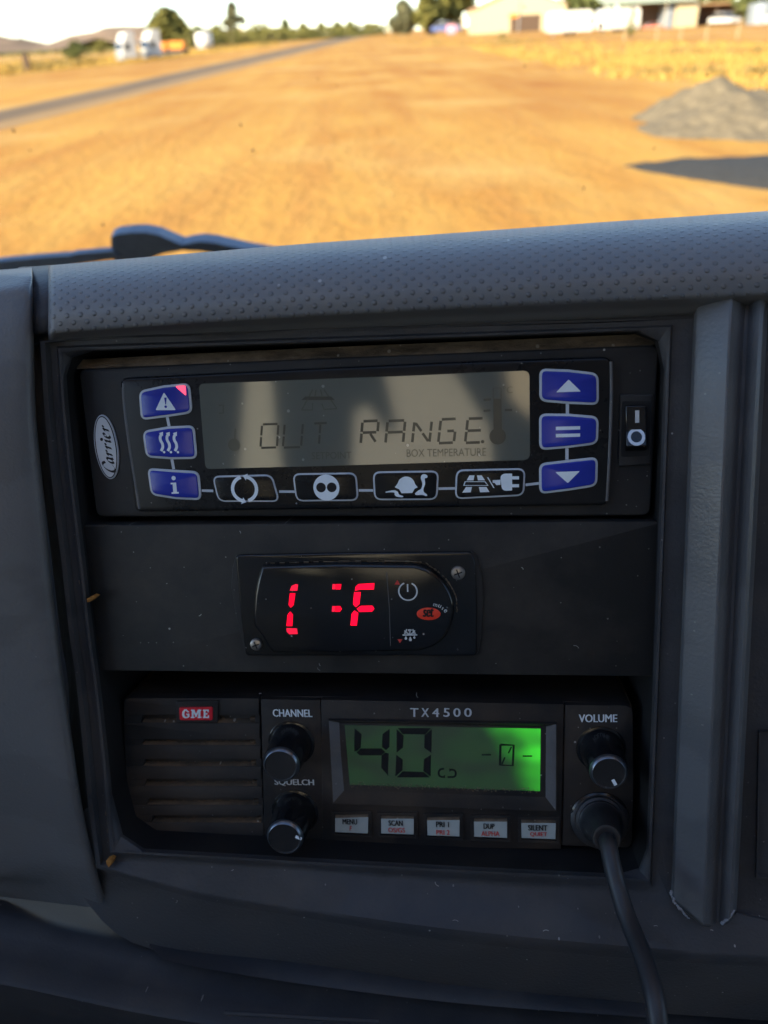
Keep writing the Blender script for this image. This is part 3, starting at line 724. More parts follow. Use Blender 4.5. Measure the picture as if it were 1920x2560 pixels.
def lr(x): return [[(x, .45), (x + .25, .66), (x + .3, .5), (x + .1, 0)], [(x + .2, .3), (x + .5, .6), (x + .85, .66), (x + .9, .52)]]
GL += la(1.9) + lr(3.4) + lr(4.75)
GL += [[(6.1, .45), (6.35, .66), (6.3, .4), (6.2, .1), (6.35, -.02), (6.7, .12)]]
GL += [[(7.0, .32), (7.55, .42), (7.75, .58), (7.55, .72), (7.2, .62), (6.95, .3), (7.05, .02), (7.4, -.04), (7.9, .15)]]
GL += lr(8.3)
for g in GL: nib(b, L(g, 20), nv, -5.36)
b.flat([L([(6.5, .98), (6.5, .98)], 2)[0] + UX * .00055 * math.cos(t) + UY * .00055 * math.sin(t) for t in [i * .52 for i in range(12)]], -5.36)
part(b, 'lettering', M['ink'], bad, B1)
# rocker switch
b = MB(); q = [zC(732, 566, -5), zC(942, 566, -5), zC(926, 1008, -5), zC(720, 1026, -5)]
b.prism(rounded(q, .8), -12, -5.2, 0, .5, segs=2)
qi = [zC(742, 612, -5), zC(926, 610, -5), zC(910, 955, -5), zC(736, 962, -5)]
b.flat(rounded(qi, .8), -5.12, 1)
sw = part(b, 'rocker_switch', [M['device'], M['void']], ctl, B1)
b = MB(); f = [zC(766, 640), zC(896, 638), zC(898, 895), zC(772, 898)]
def up(p, w): return Vector((p.x, p.y, w * MM))
q0 = [up(zC(762, 628, -6), -8), up(zC(900, 626, -6), -8), up(zC(905, 945, -6), -8), up(zC(762, 950, -6), -8)]
q1 = [up(zC(766, 640, -3.2), -3.6), up(zC(896, 638, -3.2), -3.6), up(zC(898, 800, -2.6), -3.2), up(zC(768, 800, -2.6), -3.2)]
q2 = [up(zC(768, 800, -2.6), -3.2), up(zC(898, 800, -2.6), -3.2), up(zC(900, 892, -1.2), -1.6), up(zC(772, 896, -1.2), -1.6)]
b.hexa([q0[3], q0[2], q0[1], q0[0], q1[3], q1[2], q1[1], q1[0]][:8])
b.hexa([q0[3], q0[2], q0[2].lerp(q0[1], .5), q0[3].lerp(q0[0], .5), q2[3], q2[2], q2[1], q2[0]])
rk = part(b, 'rocker', M['gloss'], sw, B1, bevel=.0003)
b = MB()
stroke(b, [zC(836, 668, -3.2), zC(836, 746, -3.2)], 1.25, -3.0)
c = zC(834, 836, -2); q = [Vector((c.x + 2.15 * MM * math.cos(rad(a)), c.y + 2.15 * MM * math.sin(rad(a)))) for a in range(0, 361, 12)]
for i in range(len(q) - 1):
    pass
Lq, Rq = ribbon(q, .95)
def tilt(p): # lies on the lower half of the rocker
    t = (q2[1].y - p.y) / (q2[1].y - q2[2].y); return Vector((p.x, p.y, -.0032 + .0016 * t + .00018))
bb = len(b.v)
for a_, c_ in zip(Lq, Rq): b.v += [tilt(a_), tilt(c_)]
for i in range(len(Lq) - 1): b.f.append([bb + 2 * i, bb + 2 * i + 1, bb + 2 * i + 3, bb + 2 * i + 2]); b.m.append(0); b.sm.append(False)
ic = part(b, 'switch_mark', M['badge'], sw, B1)

# ================================================================== small thermostat display
B2 = zD(830, 640, -4)
th = root('thermostat', B2, 'small black thermostat with red digits screwed to the blanking plate', 'thermostat')
T0 = -2.6
b = MB(); q = [zD(150, 105, T0), zD(800, 92, T0), zD(1440, 88, T0), zD(1462, 160, T0), zD(1468, 400, T0), zD(1466, 655, T0), zD(800, 655, T0), zD(205, 655, T0), zD(178, 420, T0)]
b.prism(rounded(q, [1.6, .1, 1.6, .3, .3, 1.6, .1, 1.6, .3]), -5, T0, 0, .5, segs=3)
part(b, 'housing', M['gloss'], th, B2)
b = MB(); q = [zD(1436, 84, -3), zD(1466, 110, -3), zD(1496, 230, -3), zD(1505, 370, -3), zD(1494, 540, -3), zD(1474, 640, -3), zD(1440, 660, -3), zD(1440, 400, -3)]
b.prism(rounded(q, .4), -5, -3.2, 0, .5, segs=2); part(b, 'side_flange', M['device'], th, B2); b = MB(); q = [zD(152, 102, -3), zD(130, 180, -3), zD(124, 280, -3), zD(150, 440, -3), zD(196, 620, -3), zD(215, 655, -3), zD(240, 400, -3), zD(200, 150, -3)]
b.prism(rounded(q, .4), -5, -3.3, 0, .5, segs=2)
part(b, 'side_flange', M['device'], th, B2)
T1 = .6
arc = [zD(1130, 158, T1), zD(1200, 182, T1), zD(1262, 228, T1), zD(1310, 290, T1), zD(1338, 360, T1), zD(1342, 420, T1), zD(1328, 490, T1), zD(1290, 560, T1), zD(1230, 605, T1), zD(1150, 632, T1)]
arc = spline(arc, 30)
q = [zD(292, 166, T1), zD(700, 152, T1)] + arc + [zD(700, 640, T1), zD(350, 640, T1), zD(318, 600, T1), zD(290, 545, T1), zD(248, 490, T1), zD(244, 420, T1), zD(252, 320, T1), zD(268, 240, T1)]
b = MB(); b.prism(q, -4, T1, 0, 1.3, segs=4)
fw = part(b, 'front_window', M['gloss'], th, B2)
b = MB(); stroke(b, [zD(975, 196, T1), zD(990, 400, T1), zD(996, 600, T1)], .18, T1 + .03); part(b, 'seam', M['column'], th, B2)
TD = T1 + .08
def quads(mb, lst, w, m=0):
    for q in lst: mb.flat([zD(x, y, T1) for x, y in q], w, m)
b = MB()
quads(b, [[(447, 312), (477, 312), (468, 376), (452, 391), (440, 376)], [(449, 411), (464, 428), (460, 491), (428, 491), (434, 430)]], TD, 1)
quads(b, [[(446, 298), (456, 272), (478, 262), (492, 264), (488, 298)], [(428, 502), (486, 504), (490, 534), (444, 536), (430, 522)]], TD, 2)
quads(b, [[(698, 262), (728, 262), (724, 291), (696, 291)], [(696, 382), (722, 382), (731, 398), (720, 413), (694, 413)]], TD, 1)
quads(b, [[(680, 262), (696, 262), (694, 291), (678, 291)], [(678, 382), (694, 382), (692, 413), (676, 413)]], TD, 2)
quads(b, [[(822, 262), (908, 257), (905, 291), (832, 292), (802, 298), (806, 276)], [(798, 306), (834, 306), (826, 372), (806, 388), (792, 372)], [(812, 396), (834, 381), (898, 380), (908, 397), (896, 412), (826, 414)], [(800, 406), (820, 420), (812, 488), (778, 488), (784, 424)]], TD, 0)
part(b, 'digit_segment', [M['led'], plain('red_led_mid', (1, .002, .022), .4, .1, 0, .42), M['leddim']], th, B2)
b = MB(); b.prism(disc(zD(1204, 425, T1), 0, 1) or [], 0, 1) if False else None
c = zD(1204, 425, T1); rx = (zD(1270, 425, T1) - zD(1138, 425, T1)).length / 2 / MM; ry = (zD(1204, 391, T1) - zD(1204, 460, T1)).length / 2 / MM
b.prism(disc(c, rx, 36, ry=ry), T1 - .3, T1 + .22, 0, .2, segs=2)
st = part(b, 'set_button', plain('orange_red_button', (.9, .06, .03), .35, .4), th, B2)
b = MB(); text(b, 'set', zD(1172, 440, T1), zD(1234, 440, T1), 3.0, T1 + .3, 0, bold=.06, shear=.2); part(b, 'lettering', M['ink'], st, B2)
b = MB()
c = zD(1091, 302, T1); stroke(b, [Vector((c.x + 3.0 * MM * math.cos(rad(a)), c.y + 3.0 * MM * math.sin(rad(a)))) for a in range(112, 430, 8)], .5, TD); stroke(b, [zD(1089, 262, T1), zD(1090, 304, T1)], .5, TD)
# snowflake over drops
stroke(b, [zD(1062, 540, T1), zD(1142, 539, T1)], .42, TD)
for a, e in (((1102, 538), (1101, 508)), ((1096, 536), (1072, 516)), ((1108, 536), (1130, 516)), ((1088, 528), (1070, 530)), ((1114, 528), (1134, 530)), ((1082, 520), (1084, 508)), ((1120, 520), (1118, 508)), ((1101, 522), (1092, 510)), ((1101, 522), (1110, 510))):
    stroke(b, [zD(*a, T1), zD(*e, T1)], .4, TD)
for x, y, k in ((1080, 556, 1), (1104, 562, 1.25), (1126, 552, .8)):
    b.flat([zD(x, y - 12 * k, T1), zD(x + 7 * k, y + 2 * k, T1), zD(x + 5 * k, y + 9 * k, T1), zD(x - 5 * k, y + 9 * k, T1), zD(x - 7 * k, y + 2 * k, T1)], TD)
# 'mute' lettered along the curve
for chh, x, y, a, wd in (('m', 1228, 382, -12, 22), ('u', 1254, 387, -25, 15), ('t', 1272, 398, -38, 10), ('e', 1284, 408, -50, 16)):
    vs, fs = glyphs(chh); x0 = min(v.x for v in vs); x1 = max(v.x for v in vs); o = zD(x, y, T1); k = (zD(x + wd, y, T1) - o).length / (x1 - x0); ca, sa = math.cos(rad(a)), math.sin(rad(a))
    b.add([(o.x + ((v.x - x0) * ca - v.y * sa) * k, o.y + ((v.x - x0) * sa + v.y * ca) * k, TD * MM) for v in vs], fs)
part(b, 'printed_icon', M['printdim'], th, B2)
b = MB(); b.flat([zD(1018, 265, T1), zD(1048, 265, T1), zD(1033, 238, T1)], TD); b.flat([zD(1034, 563, T1), zD(1062, 563, T1), zD(1048, 584, T1)], TD); part(b, 'arrow_mark', M['redink'], th, B2)
for (x, y, r) in ((1365, 200, 39), (265, 590, 33)):
    b = MB(); c = zD(x, y, T0); rr = (zD(x + r, y, T0) - c).length / MM
    b.lathe((c.x, c.y, T0 * MM), [(rr, -.5), (rr, .5), (rr * .9, .9), (rr * .6, 1.15), (.01, 1.2)], 28)
    for a in (20, 110):
        d = Vector((math.cos(rad(a)), math.sin(rad(a)))); n_ = Vector((-d.y, d.x))
        C = Vector((c.x, c.y)); b.flat([C + d * rr * .62 * MM + n_ * .00022, C - d * rr * .62 * MM + n_ * .00022, C - d * rr * .62 * MM - n_ * .00022, C + d * rr * .62 * MM - n_ * .00022], T0 + 1.26, 1)
    part(b, 'screw', [M['steel'], M['ink']], th, B2)
b = MB(); dl = spline([zD(300, 160, T1), zD(700, 150, T1), zD(1130, 152, T1), zD(1210, 178, T1), zD(1290, 240, T1), zD(1350, 340, T1), zD(1356, 430, T1)], 90)
for i in range(89):
    if random.random() < .8: b.tube([Vector((dl[i].x, dl[i].y, -.0022)), Vector((dl[i + 1].x, dl[i + 1].y, -.0022))], random.uniform(.0001, .00032), 5, cap=False)
part(b, 'dust_line', M['dust'], th, B2)

# ================================================================== two-way radio
ra = root('two_way_radio', B3, 'black two-way radio with speaker grille, knobs and green channel display', 'radio')
b = MB()
q = [zE(246, 236, RW), zE(900, 240, RW), zF(105, 118, RW), zF(900, 136, RW), zF(1640, 150, RW), zG(662, 210, RW), zG(668, 700, RW), zG(656, 1108, RW), zF(900, 1075, RW), zE(1250, 1262, RW), zE(345, 1180, RW), zE(290, 1000, RW), zE(258, 700, RW)]
b.prism(rounded(q, [2.5, .1, .1, .1, .1, 2.5, .2, 2.5, .1, .1, 4, .5, .5]), -44, RW - 2.2, 0, .6, segs=2)
part(b, 'case', M['radio'], ra, B3)
b = MB(); t0 = [Dp(268, 1511, RW - .6), Dp(800, 1519, RW - .6), Dp(1366, 1527, RW - .6)]; t1 = [Vector((p.x, p.y + .0008, -.046)) for p in t0]
b.loft([spline(t0, 30), spline(t1, 30)]); part(b, 'dusty_top', M['dust'], ra, B3)
# left face with the speaker slats
gl = MB(); FW = RW
def gpt(x, y, w=FW): return zE(x, y, w)
LFX = [(236, 246), (400, 246), (560, 250), (700, 258), (850, 272), (960, 290), (1060, 312), (1180, 348)]
slots = [(378, 1150, 355, 408), (385, 1155, 522, 562), (392, 1160, 660, 708), (402, 1166, 798, 846), (418, 1176, 930, 976), (448, 1196, 1050, 1098)]
ys = [236] + [v for s_ in slots for v in (s_[2], s_[3])] + [1250]
for k in range(len(ys) - 1):
    y0, y1 = ys[k], ys[k + 1]
    xl0, xl1 = lerp_tab(LFX, y0), lerp_tab(LFX, min(y1, 1180))
    if k % 2 == 0:                           # slat
        dw = 0
        q = [gpt(xl0, y0), gpt(1182 + k * 3, y0 + 2), gpt(1182 + k * 3, y1 + 2), gpt(xl1, y1)]
        gl.prism(rounded(q, [2.4 if k == 0 else .3, .1, .1, 4 if k == 12 else .3]), RW - 6, FW, 0, .35, segs=2)
    else:
        sx0, sx1 = slots[k // 2][0], slots[k // 2][1]
        gl.prism([gpt(xl0 + 1, y0), gpt(sx0, y0), gpt(sx0 - 14, y1), gpt(xl1 + 1, y1)], RW - 6, FW - .15, 0, .1)
        gl.prism([gpt(sx1, y0), gpt(1184 + k * 3, y0), gpt(1184 + k * 3, y1), gpt(sx1 + 4, y1)], RW - 6, FW - .15, 0, .1)
part(gl, 'speaker_grille', M['radio'], ra, B3)
gd = MB()                                   # dust lying on the sill of each slot
for i, (x0, x1, y0, y1) in enumerate(slots):
    a = gpt(x0 - (95 if i in (1, 2, 3, 4) else 0), y1 - 2, FW - .4); c = gpt(x1, y1 - 2, FW - .4)
    n_ = 60; path = [a.lerp(c, j / n_) for j in range(n_ + 1)]
    up_ = [p + Vector((0, random.uniform(.0001, .0007), -.0003)) for p in path]; bk_ = [p + Vector((0, .0021, -.0050)) for p in path]
    gd.loft([path, up_, bk_], smooth=True)
    gd.prism([gpt(x1 - 40, y1 - 26), gpt(x1, y1 - 30), gpt(x1 + 3, y1 + 1), gpt(x1 - 30, y1 + 1)], RW - 5, FW - .6, 0, .5)
part(gd, 'slot_dust', M['slotdust'], ra, B3)
# channel section, display section, volume section
b = MB(); b.prism([zE(1195, 242, RW), zE(1606, 250, RW), zE(1640, 1245, RW), zE(1222, 1250, RW)], RW - 6, RW + .1, 0, .3, segs=2); part(b, 'knob_panel', M['radio'], ra, B3)
b = MB(); b.prism([zF(108, 122, RW), zF(1632, 150, RW), zF(1615, 1060, RW), zF(118, 1040, RW)], RW - 6, RW + .35, 0, .3, segs=2); part(b, 'display_panel', M['radio'], ra, B3)
b = MB(); q = [zG(232, 206, RW), zG(658, 210, RW), zG(664, 700, RW), zG(652, 1106, RW), zG(215, 1090, RW)]
b.prism(rounded(q, [.3, 3, .3, 3, .3]), RW - 6, RW + .2, 0, .4, segs=2); part(b, 'knob_panel', M['radio'], ra, B3)
b = MB()
text(b, 'CHANNEL', zE(1280, 361, RW), zE(1553, 364, RW), 2.9, RW + .3, 0, bold=.035); part(b, 'legend', M['print'], ra, B3); b = MB()
text(b, 'SQUELCH', zE(1292, 838, RW), zE(1566, 842, RW), 2.7, RW + .3, 0, bold=.035); part(b, 'legend', M['printdim'], ra, B3); b = MB()
text(b, 'VOLUME', zG(318, 312, RW), zG(560, 312, RW), 2.9, RW + .4, 0, bold=.035)
part(b, 'legend', M['print'], ra, B3)
b = MB(); x_ = [(668, 720), (738, 786), (806, 850), (876, 916), (938, 984), (1006, 1054)]
for chh, (xa, xb) in zip('TX4500', x_): text(b, chh, zF(xa, 226, RW), zF(xb, 228, RW), 3.3, RW + .55, 0, bold=.03)
part(b, 'model_lettering', M['badge'], ra, B3)
b = MB(); b.prism(rounded([zE(612, 252, RW), zE(905, 248, RW), zE(900, 402, RW), zE(616, 404, RW)], .8), RW - 2, RW + .8, 0, .3, segs=2)
b.prism(rounded([zE(630, 300, RW + 1), zE(862, 296, RW + 1), zE(862, 388, RW + 1), zE(634, 388, RW + 1)], .7), RW, RW + 1.3, 1, .3, segs=2)
bg_ = part(b, 'badge', [M['radio'], M['redbadge']], ra, B3)
b = MB(); GW = RW + 1.42                      # slab-serif capitals
def gq(pts): b.flat([zE(x, y, RW + 1.3) for x, y in pts], GW)
gq([(700, 330), (682, 312), (668, 312), (655, 326), (650, 346), (656, 366), (670, 374), (686, 374), (702, 366), (702, 342), (680, 342), (680, 351), (688, 351), (688, 362), (678, 364), (669, 356), (667, 342), (670, 328), (678, 322), (688, 334), (700, 334)])
gq([(712, 314), (736, 314), (748, 344), (760, 314), (784, 314), (784, 323), (778, 323), (778, 363), (786, 363), (786, 373), (758, 373), (758, 363), (763, 363), (763, 336), (750, 366), (744, 366), (731, 336), (731, 363), (737, 363), (737, 373), (711, 373), (711, 363), (718, 363), (718, 323), (712, 323)])
gq([(794, 314), (836, 314), (836, 332), (828, 332), (826, 323), (814, 323), (814, 338), (826, 338), (826, 348), (814, 348), (814, 363), (828, 363), (830, 353), (838, 353), (838, 373), (794, 373), (794, 363), (800, 363), (800, 323), (794, 323)])
part(b, 'lettering', M['print'], bg_, B3)
# bevelled display frame
fo = [zF(150, 254, RW + 2), zF(1590, 276, RW + 2), zF(1588, 826, RW + 2), zF(178, 778, RW + 2)]
fi = [zF(258, 276, RW - .5), zF(1486, 298, RW - .5), zF(1482, 690, RW - .5), zF(290, 650, RW - .5)]
b = MB()
base = [Vector((p.x, p.y, (RW - 2) * MM)) for p in fo]; oo = [Vector((p.x, p.y, (RW + 2) * MM)) for p in fo]
io = [o_.lerp(Vector((i_.x, i_.y, o_.z)), .06) for o_, i_ in zip(oo, fi)]
ii = [Vector((p.x, p.y, (RW - .6) * MM)) for p in fi]
b.loft([base, oo, io, ii], closed=True, smooth=False, matf=lambda i, j: 0 if i == 2 and j in (1, 3) else 1)
part(b, 'display_frame', [M['side'], M['radio']], ra, B3)
b = MB(); b.flat([zF(240, 262, RW - .5), zF(1500, 284, RW - .5), zF(1500, 710, RW - .5), zF(270, 670, RW - .5)], RW + .38 - .9); 
b = MB(); b.flat([Vector((p.x, p.y)) for p in fi], RW + .40)
gs_ = part(b, 'display', M['glcd'], ra, B3)
LS = RW + .48
b = MB()
def fq(lst, w=LS):
    for q in lst: b.flat([zF(x, y, LS) for x, y in q], w)
fq([[(318, 304), (362, 340), (356, 424), (338, 442), (316, 450)], [(538, 306), (536, 420), (516, 440), (490, 422), (494, 340)], [(330, 456), (356, 430), (486, 430), (510, 452), (484, 474), (352, 474)], [(532, 462), (528, 598), (486, 552), (488, 474), (512, 456)]])
fq([[(590, 302), (796, 302), (762, 342), (620, 340)], [(582, 308), (626, 350), (622, 424), (582, 456)], [(804, 310), (800, 458), (756, 426), (758, 348)], [(580, 470), (620, 500), (618, 568), (574, 606)], [(798, 470), (796, 606), (750, 572), (754, 498)], [(584, 612), (620, 574), (752, 578), (790, 612)]])
stroke(b, spline([zF(880, 558, LS), zF(856, 562, LS), zF(846, 584, LS), zF(856, 606, LS), zF(884, 610, LS)], 14), .7, LS); stroke(b, spline([zF(916, 564, LS), zF(944, 566, LS), zF(954, 586, LS), zF(944, 608, LS), zF(902, 610, LS)], 14), .7, LS)
b.flat([zF(872, 606, LS), zF(886, 596, LS), zF(886, 618, LS)], LS + .01); b.flat([zF(928, 566, LS), zF(914, 554, LS), zF(914, 578, LS)], LS + .01)
for a, c in (((1116, 470), (1176, 470)), ((1374, 478), (1434, 478))): stroke(b, [zF(*a, LS), zF(*c, LS)], .55, LS)
stroke(b, [zF(1234, 406, LS), zF(1318, 410, LS), zF(1312, 538, LS), zF(1232, 534, LS), zF(1234, 406, LS)], .8, LS); stroke(b, [zF(1244, 528, LS), zF(1262, 486, LS)], .5, LS); stroke(b, [zF(1284, 460, LS), zF(1304, 420, LS)], .5, LS)
part(b, 'display_segment', M['ink'], gs_, B3)
b = MB()
for i in range(260):
    t = random.random(); x = 300 + 1170 * t + random.gauss(0, 6); y = 655 + 42 * t + random.gauss(0, 9); c = zF(x, y, RW + .3); r = random.uniform(.08, .3)
    b.lathe((c.x, c.y, (RW + .35) * MM), [(r, 0), (r * .7, r * .6), (.01, r)], 6)
part(b, 'dust_line', M['dust'], ra, B3)
# five soft keys
KQ = [((196, 868), (404, 862), (400, 964), (196, 955)), ((484, 872), (690, 872), (688, 970), (486, 964)), ((774, 882), (978, 880), (976, 982), (776, 976)), ((1068, 890), (1276, 890), (1276, 992), (1070, 984)), ((1366, 898), (1582, 900), (1580, 1000), (1368, 992))]
KTX = [('MENU', 'F', (243, 905, 336), (286, 944, 300)), ('SCAN', 'OS/GS', (532, 914, 622), (530, 956, 636)), ('PRI 1', 'PRI 2', (830, 922, 912), (832, 970, 916)), ('DUP', 'ALPHA', (1128, 934, 1198), (1114, 978, 1230)), ('SILENT', 'QUIET', (1408, 944, 1530), (1420, 984, 1528))]
for q, (t1_, t2_, a_, c_), lb in zip(KQ, KTX, ('MENU', 'SCAN', 'PRI 1', 'DUP', 'SILENT')):
    p = [zF(x, y, RW + 2) for x, y in q]; p[0] = zF(q[0][0], q[0][1] - 26, RW + 2); p[1] = zF(q[1][0], q[1][1] - 26, RW + 2)
    b = MB(); w_ = RW + 2.0
    fr = [up(zF(q[3][0], q[3][1], w_), w_), up(zF(q[2][0], q[2][1], w_), w_), up(zF(q[1][0], q[1][1], w_ - .2), w_ - .2), up(zF(q[0][0], q[0][1], w_ - .2), w_ - .2)]
    tp = [up(zF(q[1][0], q[1][1] - 30, RW), RW - .2), up(zF(q[0][0], q[0][1] - 30, RW), RW - .2)]
    bt = [up(fr[0], RW - 1), up(fr[1], RW - 1)]
    b.add([fr[0], fr[1], fr[2], fr[3], tp[0], tp[1], bt[0], bt[1]], [(0, 1, 2, 3)], 0); b.add([fr[3], fr[2], tp[0], tp[1]], [(0, 1, 2, 3)], 1); b.add([bt[0], bt[1], fr[1], fr[0]], [(0, 1, 2, 3)], 0)
    b.add([fr[1], bt[1], tp[0], fr[2]], [(0, 1, 2, 3)], 0); b.add([bt[0], fr[0], fr[3], tp[1]], [(0, 1, 2, 3)], 0)
    k = part(b, 'soft_key', [M['key'], M['dust']], ra, B3, label='grey-white key reading ' + lb)
    b = MB(); text(b, t1_, zF(a_[0], a_[1], w_), zF(a_[2], a_[1] + 2, w_), 2.15, w_ + .12, 0, bold=.04); text(b, t2_, zF(c_[0], c_[1], w_), zF(c_[2], c_[1] + 2, w_), 1.9, w_ + .12, 1, bold=.03)
    part(b, 'lettering', [M['ink'], M['redink']], k, B3)
    b = MB(); o_ = [zF(q[0][0] - 22, q[0][1] - 44, RW + .4), zF(q[1][0] + 22, q[1][1] - 44, RW + .4), zF(q[2][0] + 24, q[2][1] + 22, RW + .4), zF(q[3][0] - 22, q[3][1] + 20, RW + .4)]
    i_ = inset([Vector((p_.x, p_.y)) for p_ in o_[::-1]], .0011)[::-1]
    b.loft([[up(p_, RW) for p_ in o_], [up(p_, RW + 1.0) for p_ in o_], [up(p_, RW + 1.0) for p_ in i_], [up(p_, RW + .36) for p_ in i_]], closed=True, smooth=False)
    part(b, 'key_surround', M['radio'], ra, B3)
# knobs
def knob(z, bx_, by_, fx, fy, rb, rf, mark, lab):
    c0 = z(bx_, by_, RW)
    r0 = (z(bx_ + rb, by_, RW) - c0).length / MM
    # height such that the cap centre projects where it is seen
    h = 17.0
    c1 = z(fx, fy, RW + h); r1 = (z(fx + rf, fy, RW + h) - c1).length / MM
    ax_ = Vector((c1.x - c0.x, c1.y - c0.y, h * MM)); ax_.normalize(); hh = (c1 - c0).length / MM
    fl = lambda i, n, r, hq: 1 - (.035 if (i % 5 == 0 and 2 < hq < hh - 2.2) else 0)
    b = MB(); b.lathe(c0, [(r0 + 1.0, -.4), (r0 + 1.0, .2), (r0 + .3, .5)], 60)
    b.lathe(c0, [(r0, 0), (r0, 1.2), (r0 * .97, 1.8), (r1 * 1.16, hh - 2.2), (r1 * 1.14, hh - 1.6)], 60, flute=fl, cap=False)
    k = part(b, 'knob', M['gloss'], ra, B3, label=lab)
    b = MB(); b.lathe(c0, [(r1 * 1.14, hh - 1.6), (r1 * 1.13, hh - 1.3), (r1 * 1.0, hh - .1), (r1 * .97, hh)], 60, cap=False); part(b, 'knob_ring', M['chrome'], k, B3)
    b = MB(); b.lathe(c0, [(r1 * .98, hh - .3), (r1 * .97, hh + .02), (r1 * .9, hh - .25), (.01, hh - .3)], 60); part(b, 'knob_cap', M['device'], k, B3)
    if mark:
        e = Vector((1, 0, 0)) - ax_ * ax_.x; e.normalize(); g = ax_.cross(e); d = e * math.cos(rad(mark)) + g * math.sin(rad(mark)); s_ = ax_.cross(d)
        o = c0 + ax_ * (hh + .08) * MM; b = MB(); b.add([o + d * r1 * a * MM + s_ * t * MM for a, t in ((.55, .55), (.95, .55), (.95, -.55), (.55, -.55))], [(3, 2, 1, 0)]); b.add([o + d * r1 * a * MM + s_ * t * MM + ax_ * .05 * MM for a, t in ((.55, .55), (.95, .55), (.95, -.55), (.55, -.55))], [(0, 1, 2, 3)])
        part(b, 'pointer', M['print'], k, B3)
knob(zE, 1408, 545, 1338, 688, 142, 112, None, 'channel knob')
knob(zE, 1432, 1020, 1376, 1168, 142, 112, -22, 'squelch knob with white pointer')
knob(zG, 458, 482, 505, 626, 140, 108, -62, 'volume knob with white pointer')
# socket for the microphone plug
b = MB(); c = zG(448, 918, RW); r0 = (zG(448 + 188, 918, RW) - c).length / MM
b.lathe((c.x, c.y, RW * MM), [(r0, -.4), (r0, .8), (r0 - .6, 1.2), (r0 - 1.0, .6), (r0 - 1.6, .25), (.01, .2)], 56)
part(b, 'socket', M['gloss'], ra, B3)

# ================================================================== microphone cord
cd = root('microphone_cord', zG(448, 918, RW), 'black rubber cord plugged into the radio under the volume knob, hanging down', 'cord')
BC = zG(448, 918, RW)
c = Vector((BC.x, BC.y, BC.z)); tip = zG(496, 1050, RW + 19); ax_ = (tip - c).normalized(); hh = (tip - c).length / MM
b = MB(); b.lathe(c, [(10.2, .2), (10.2, 1.6), (9.2, 2.4), (8.6, 2.5), (8.5, 3.6), (7.8, 3.9), (7.6, 4.0), (7.5, 5.2), (7.2, 5.4), (6.4, hh * .45), (5.4, hh * .72), (4.7, hh * .88), (4.6, hh * .90), (4.75, hh * .93), (4.5, hh * .99), (3.9, hh), (2.9, hh - .6)], 48, axis=ax_)
part(b, 'plug', M['rubber'], cd, BC, sharp=50)
b = MB(); pp = [(496, 1050, RW + 17), (505, 1090, RW + 21), (530, 1220, RW + 26), (566, 1360, 16), (616, 1520, 22), (668, 1650, 28), (716, 1770, 34), (752, 1880, 39), (784, 2000, 44), (806, 2120, 48), (822, 2260, 51), (830, 2420, 53)]
cp = spline([zG(*p) for p in pp], 70)
b.tube(cp, [.0029] * 70, 18)
part(b, 'cable', M['rubber'], cd, BC)
# ================================================================== cab shell and windscreen
ny = W @ NI; yaw = math.atan2(ny.x, ny.y)
CAB = Matrix.Rotation(-yaw, 4, 'Z')
CABM = CAB.copy()
def wroot(name, pos, label, cat, group=None, rz=0.0):
    o = bpy.data.objects.new(name, None); COL.objects.link(o); o.empty_display_size = .5
    o.matrix_world = Matrix.Translation(pos) @ Matrix.Rotation(rz, 4, 'Z')
    return tag(o, label, cat, group)
def wpart(mb, name, mats, parent, label=None, **k):
    o = mb.build(name, mats, parent, **k)
    if label: o['label'] = label
    return o
trim = plain('pale_cab_trim', (.70, .68, .64), .8, .3); grey_trim = plain('grey_cab_trim', (.20, .205, .215), .6, .4)
cab = bpy.data.objects.new('truck_cab', None); COL.objects.link(cab); cab.matrix_world = CABM
tag(cab, 'truck cab with dirt-specked windscreen, seen from inside above the dashboard', 'truck cab')
XL, XR, YB = -1.0, 1.15, -.80
b = MB(); HX0, HX1, HY0, HY1 = -.75, .45, -.52, .32       # roof with an opening added to let more skylight in
for lo_, hi_ in (((XL, YB, 2.72), (XR, HY0, 2.80)), ((XL, HY1, 2.72), (XR, .58, 2.80)), ((XL, HY0 + .001, 2.721), (HX0, HY1 - .001, 2.799)), ((HX1, HY0 + .001, 2.721), (XR, HY1 - .001, 2.799))): b.box(lo_, hi_)
wpart(b, 'roof', trim, cab)
b = MB()                                    # rear wall with an opening added for the display reflections
for lo_, hi_ in (((XL, YB - .06, .9), (XR, YB, 2.12)), ((XL, YB - .06, 2.52), (XR, YB, 2.72)), ((XL, YB - .059, 2.121), (-.52, YB - .001, 2.519)), ((.12, YB - .059, 2.121), (XR, YB - .001, 2.519))): b.box(lo_, hi_)
wpart(b, 'rear_wall', grey_trim, cab)
b = MB(); b.box((XL, YB, .85), (XR, 1.0, .90)); wpart(b, 'floor', grey_trim, cab)
b = MB(); b.box((XL, 1.0, .80), (XR, 1.05, 1.72)); wpart(b, 'front_panel', grey_trim, cab)
SILL = 1.93
for x0, x1, wy in ((XL - .06, XL, -.74), (XR, XR + .06, -.40)):
    b = MB(); b.box((x0, YB, .85), (x1, 1.05, SILL)); b.box((x0, YB, SILL + .001), (x1, wy, 2.719)); b.box((x0, wy + .001, 2.67), (x1, .58, 2.719))
    wpart(b, 'door', grey_trim, cab)
    b = MB(); b.hexa([Vector(p) for p in ((x0, .92, SILL + .001), (x1, .92, SILL + .001), (x1, 1.0, SILL + .001), (x0, 1.0, SILL + .001), (x0, .55, 2.669), (x1, .55, 2.669), (x1, .62, 2.669), (x0, .62, 2.669))])
    wpart(b, 'pillar', grey_trim, cab)
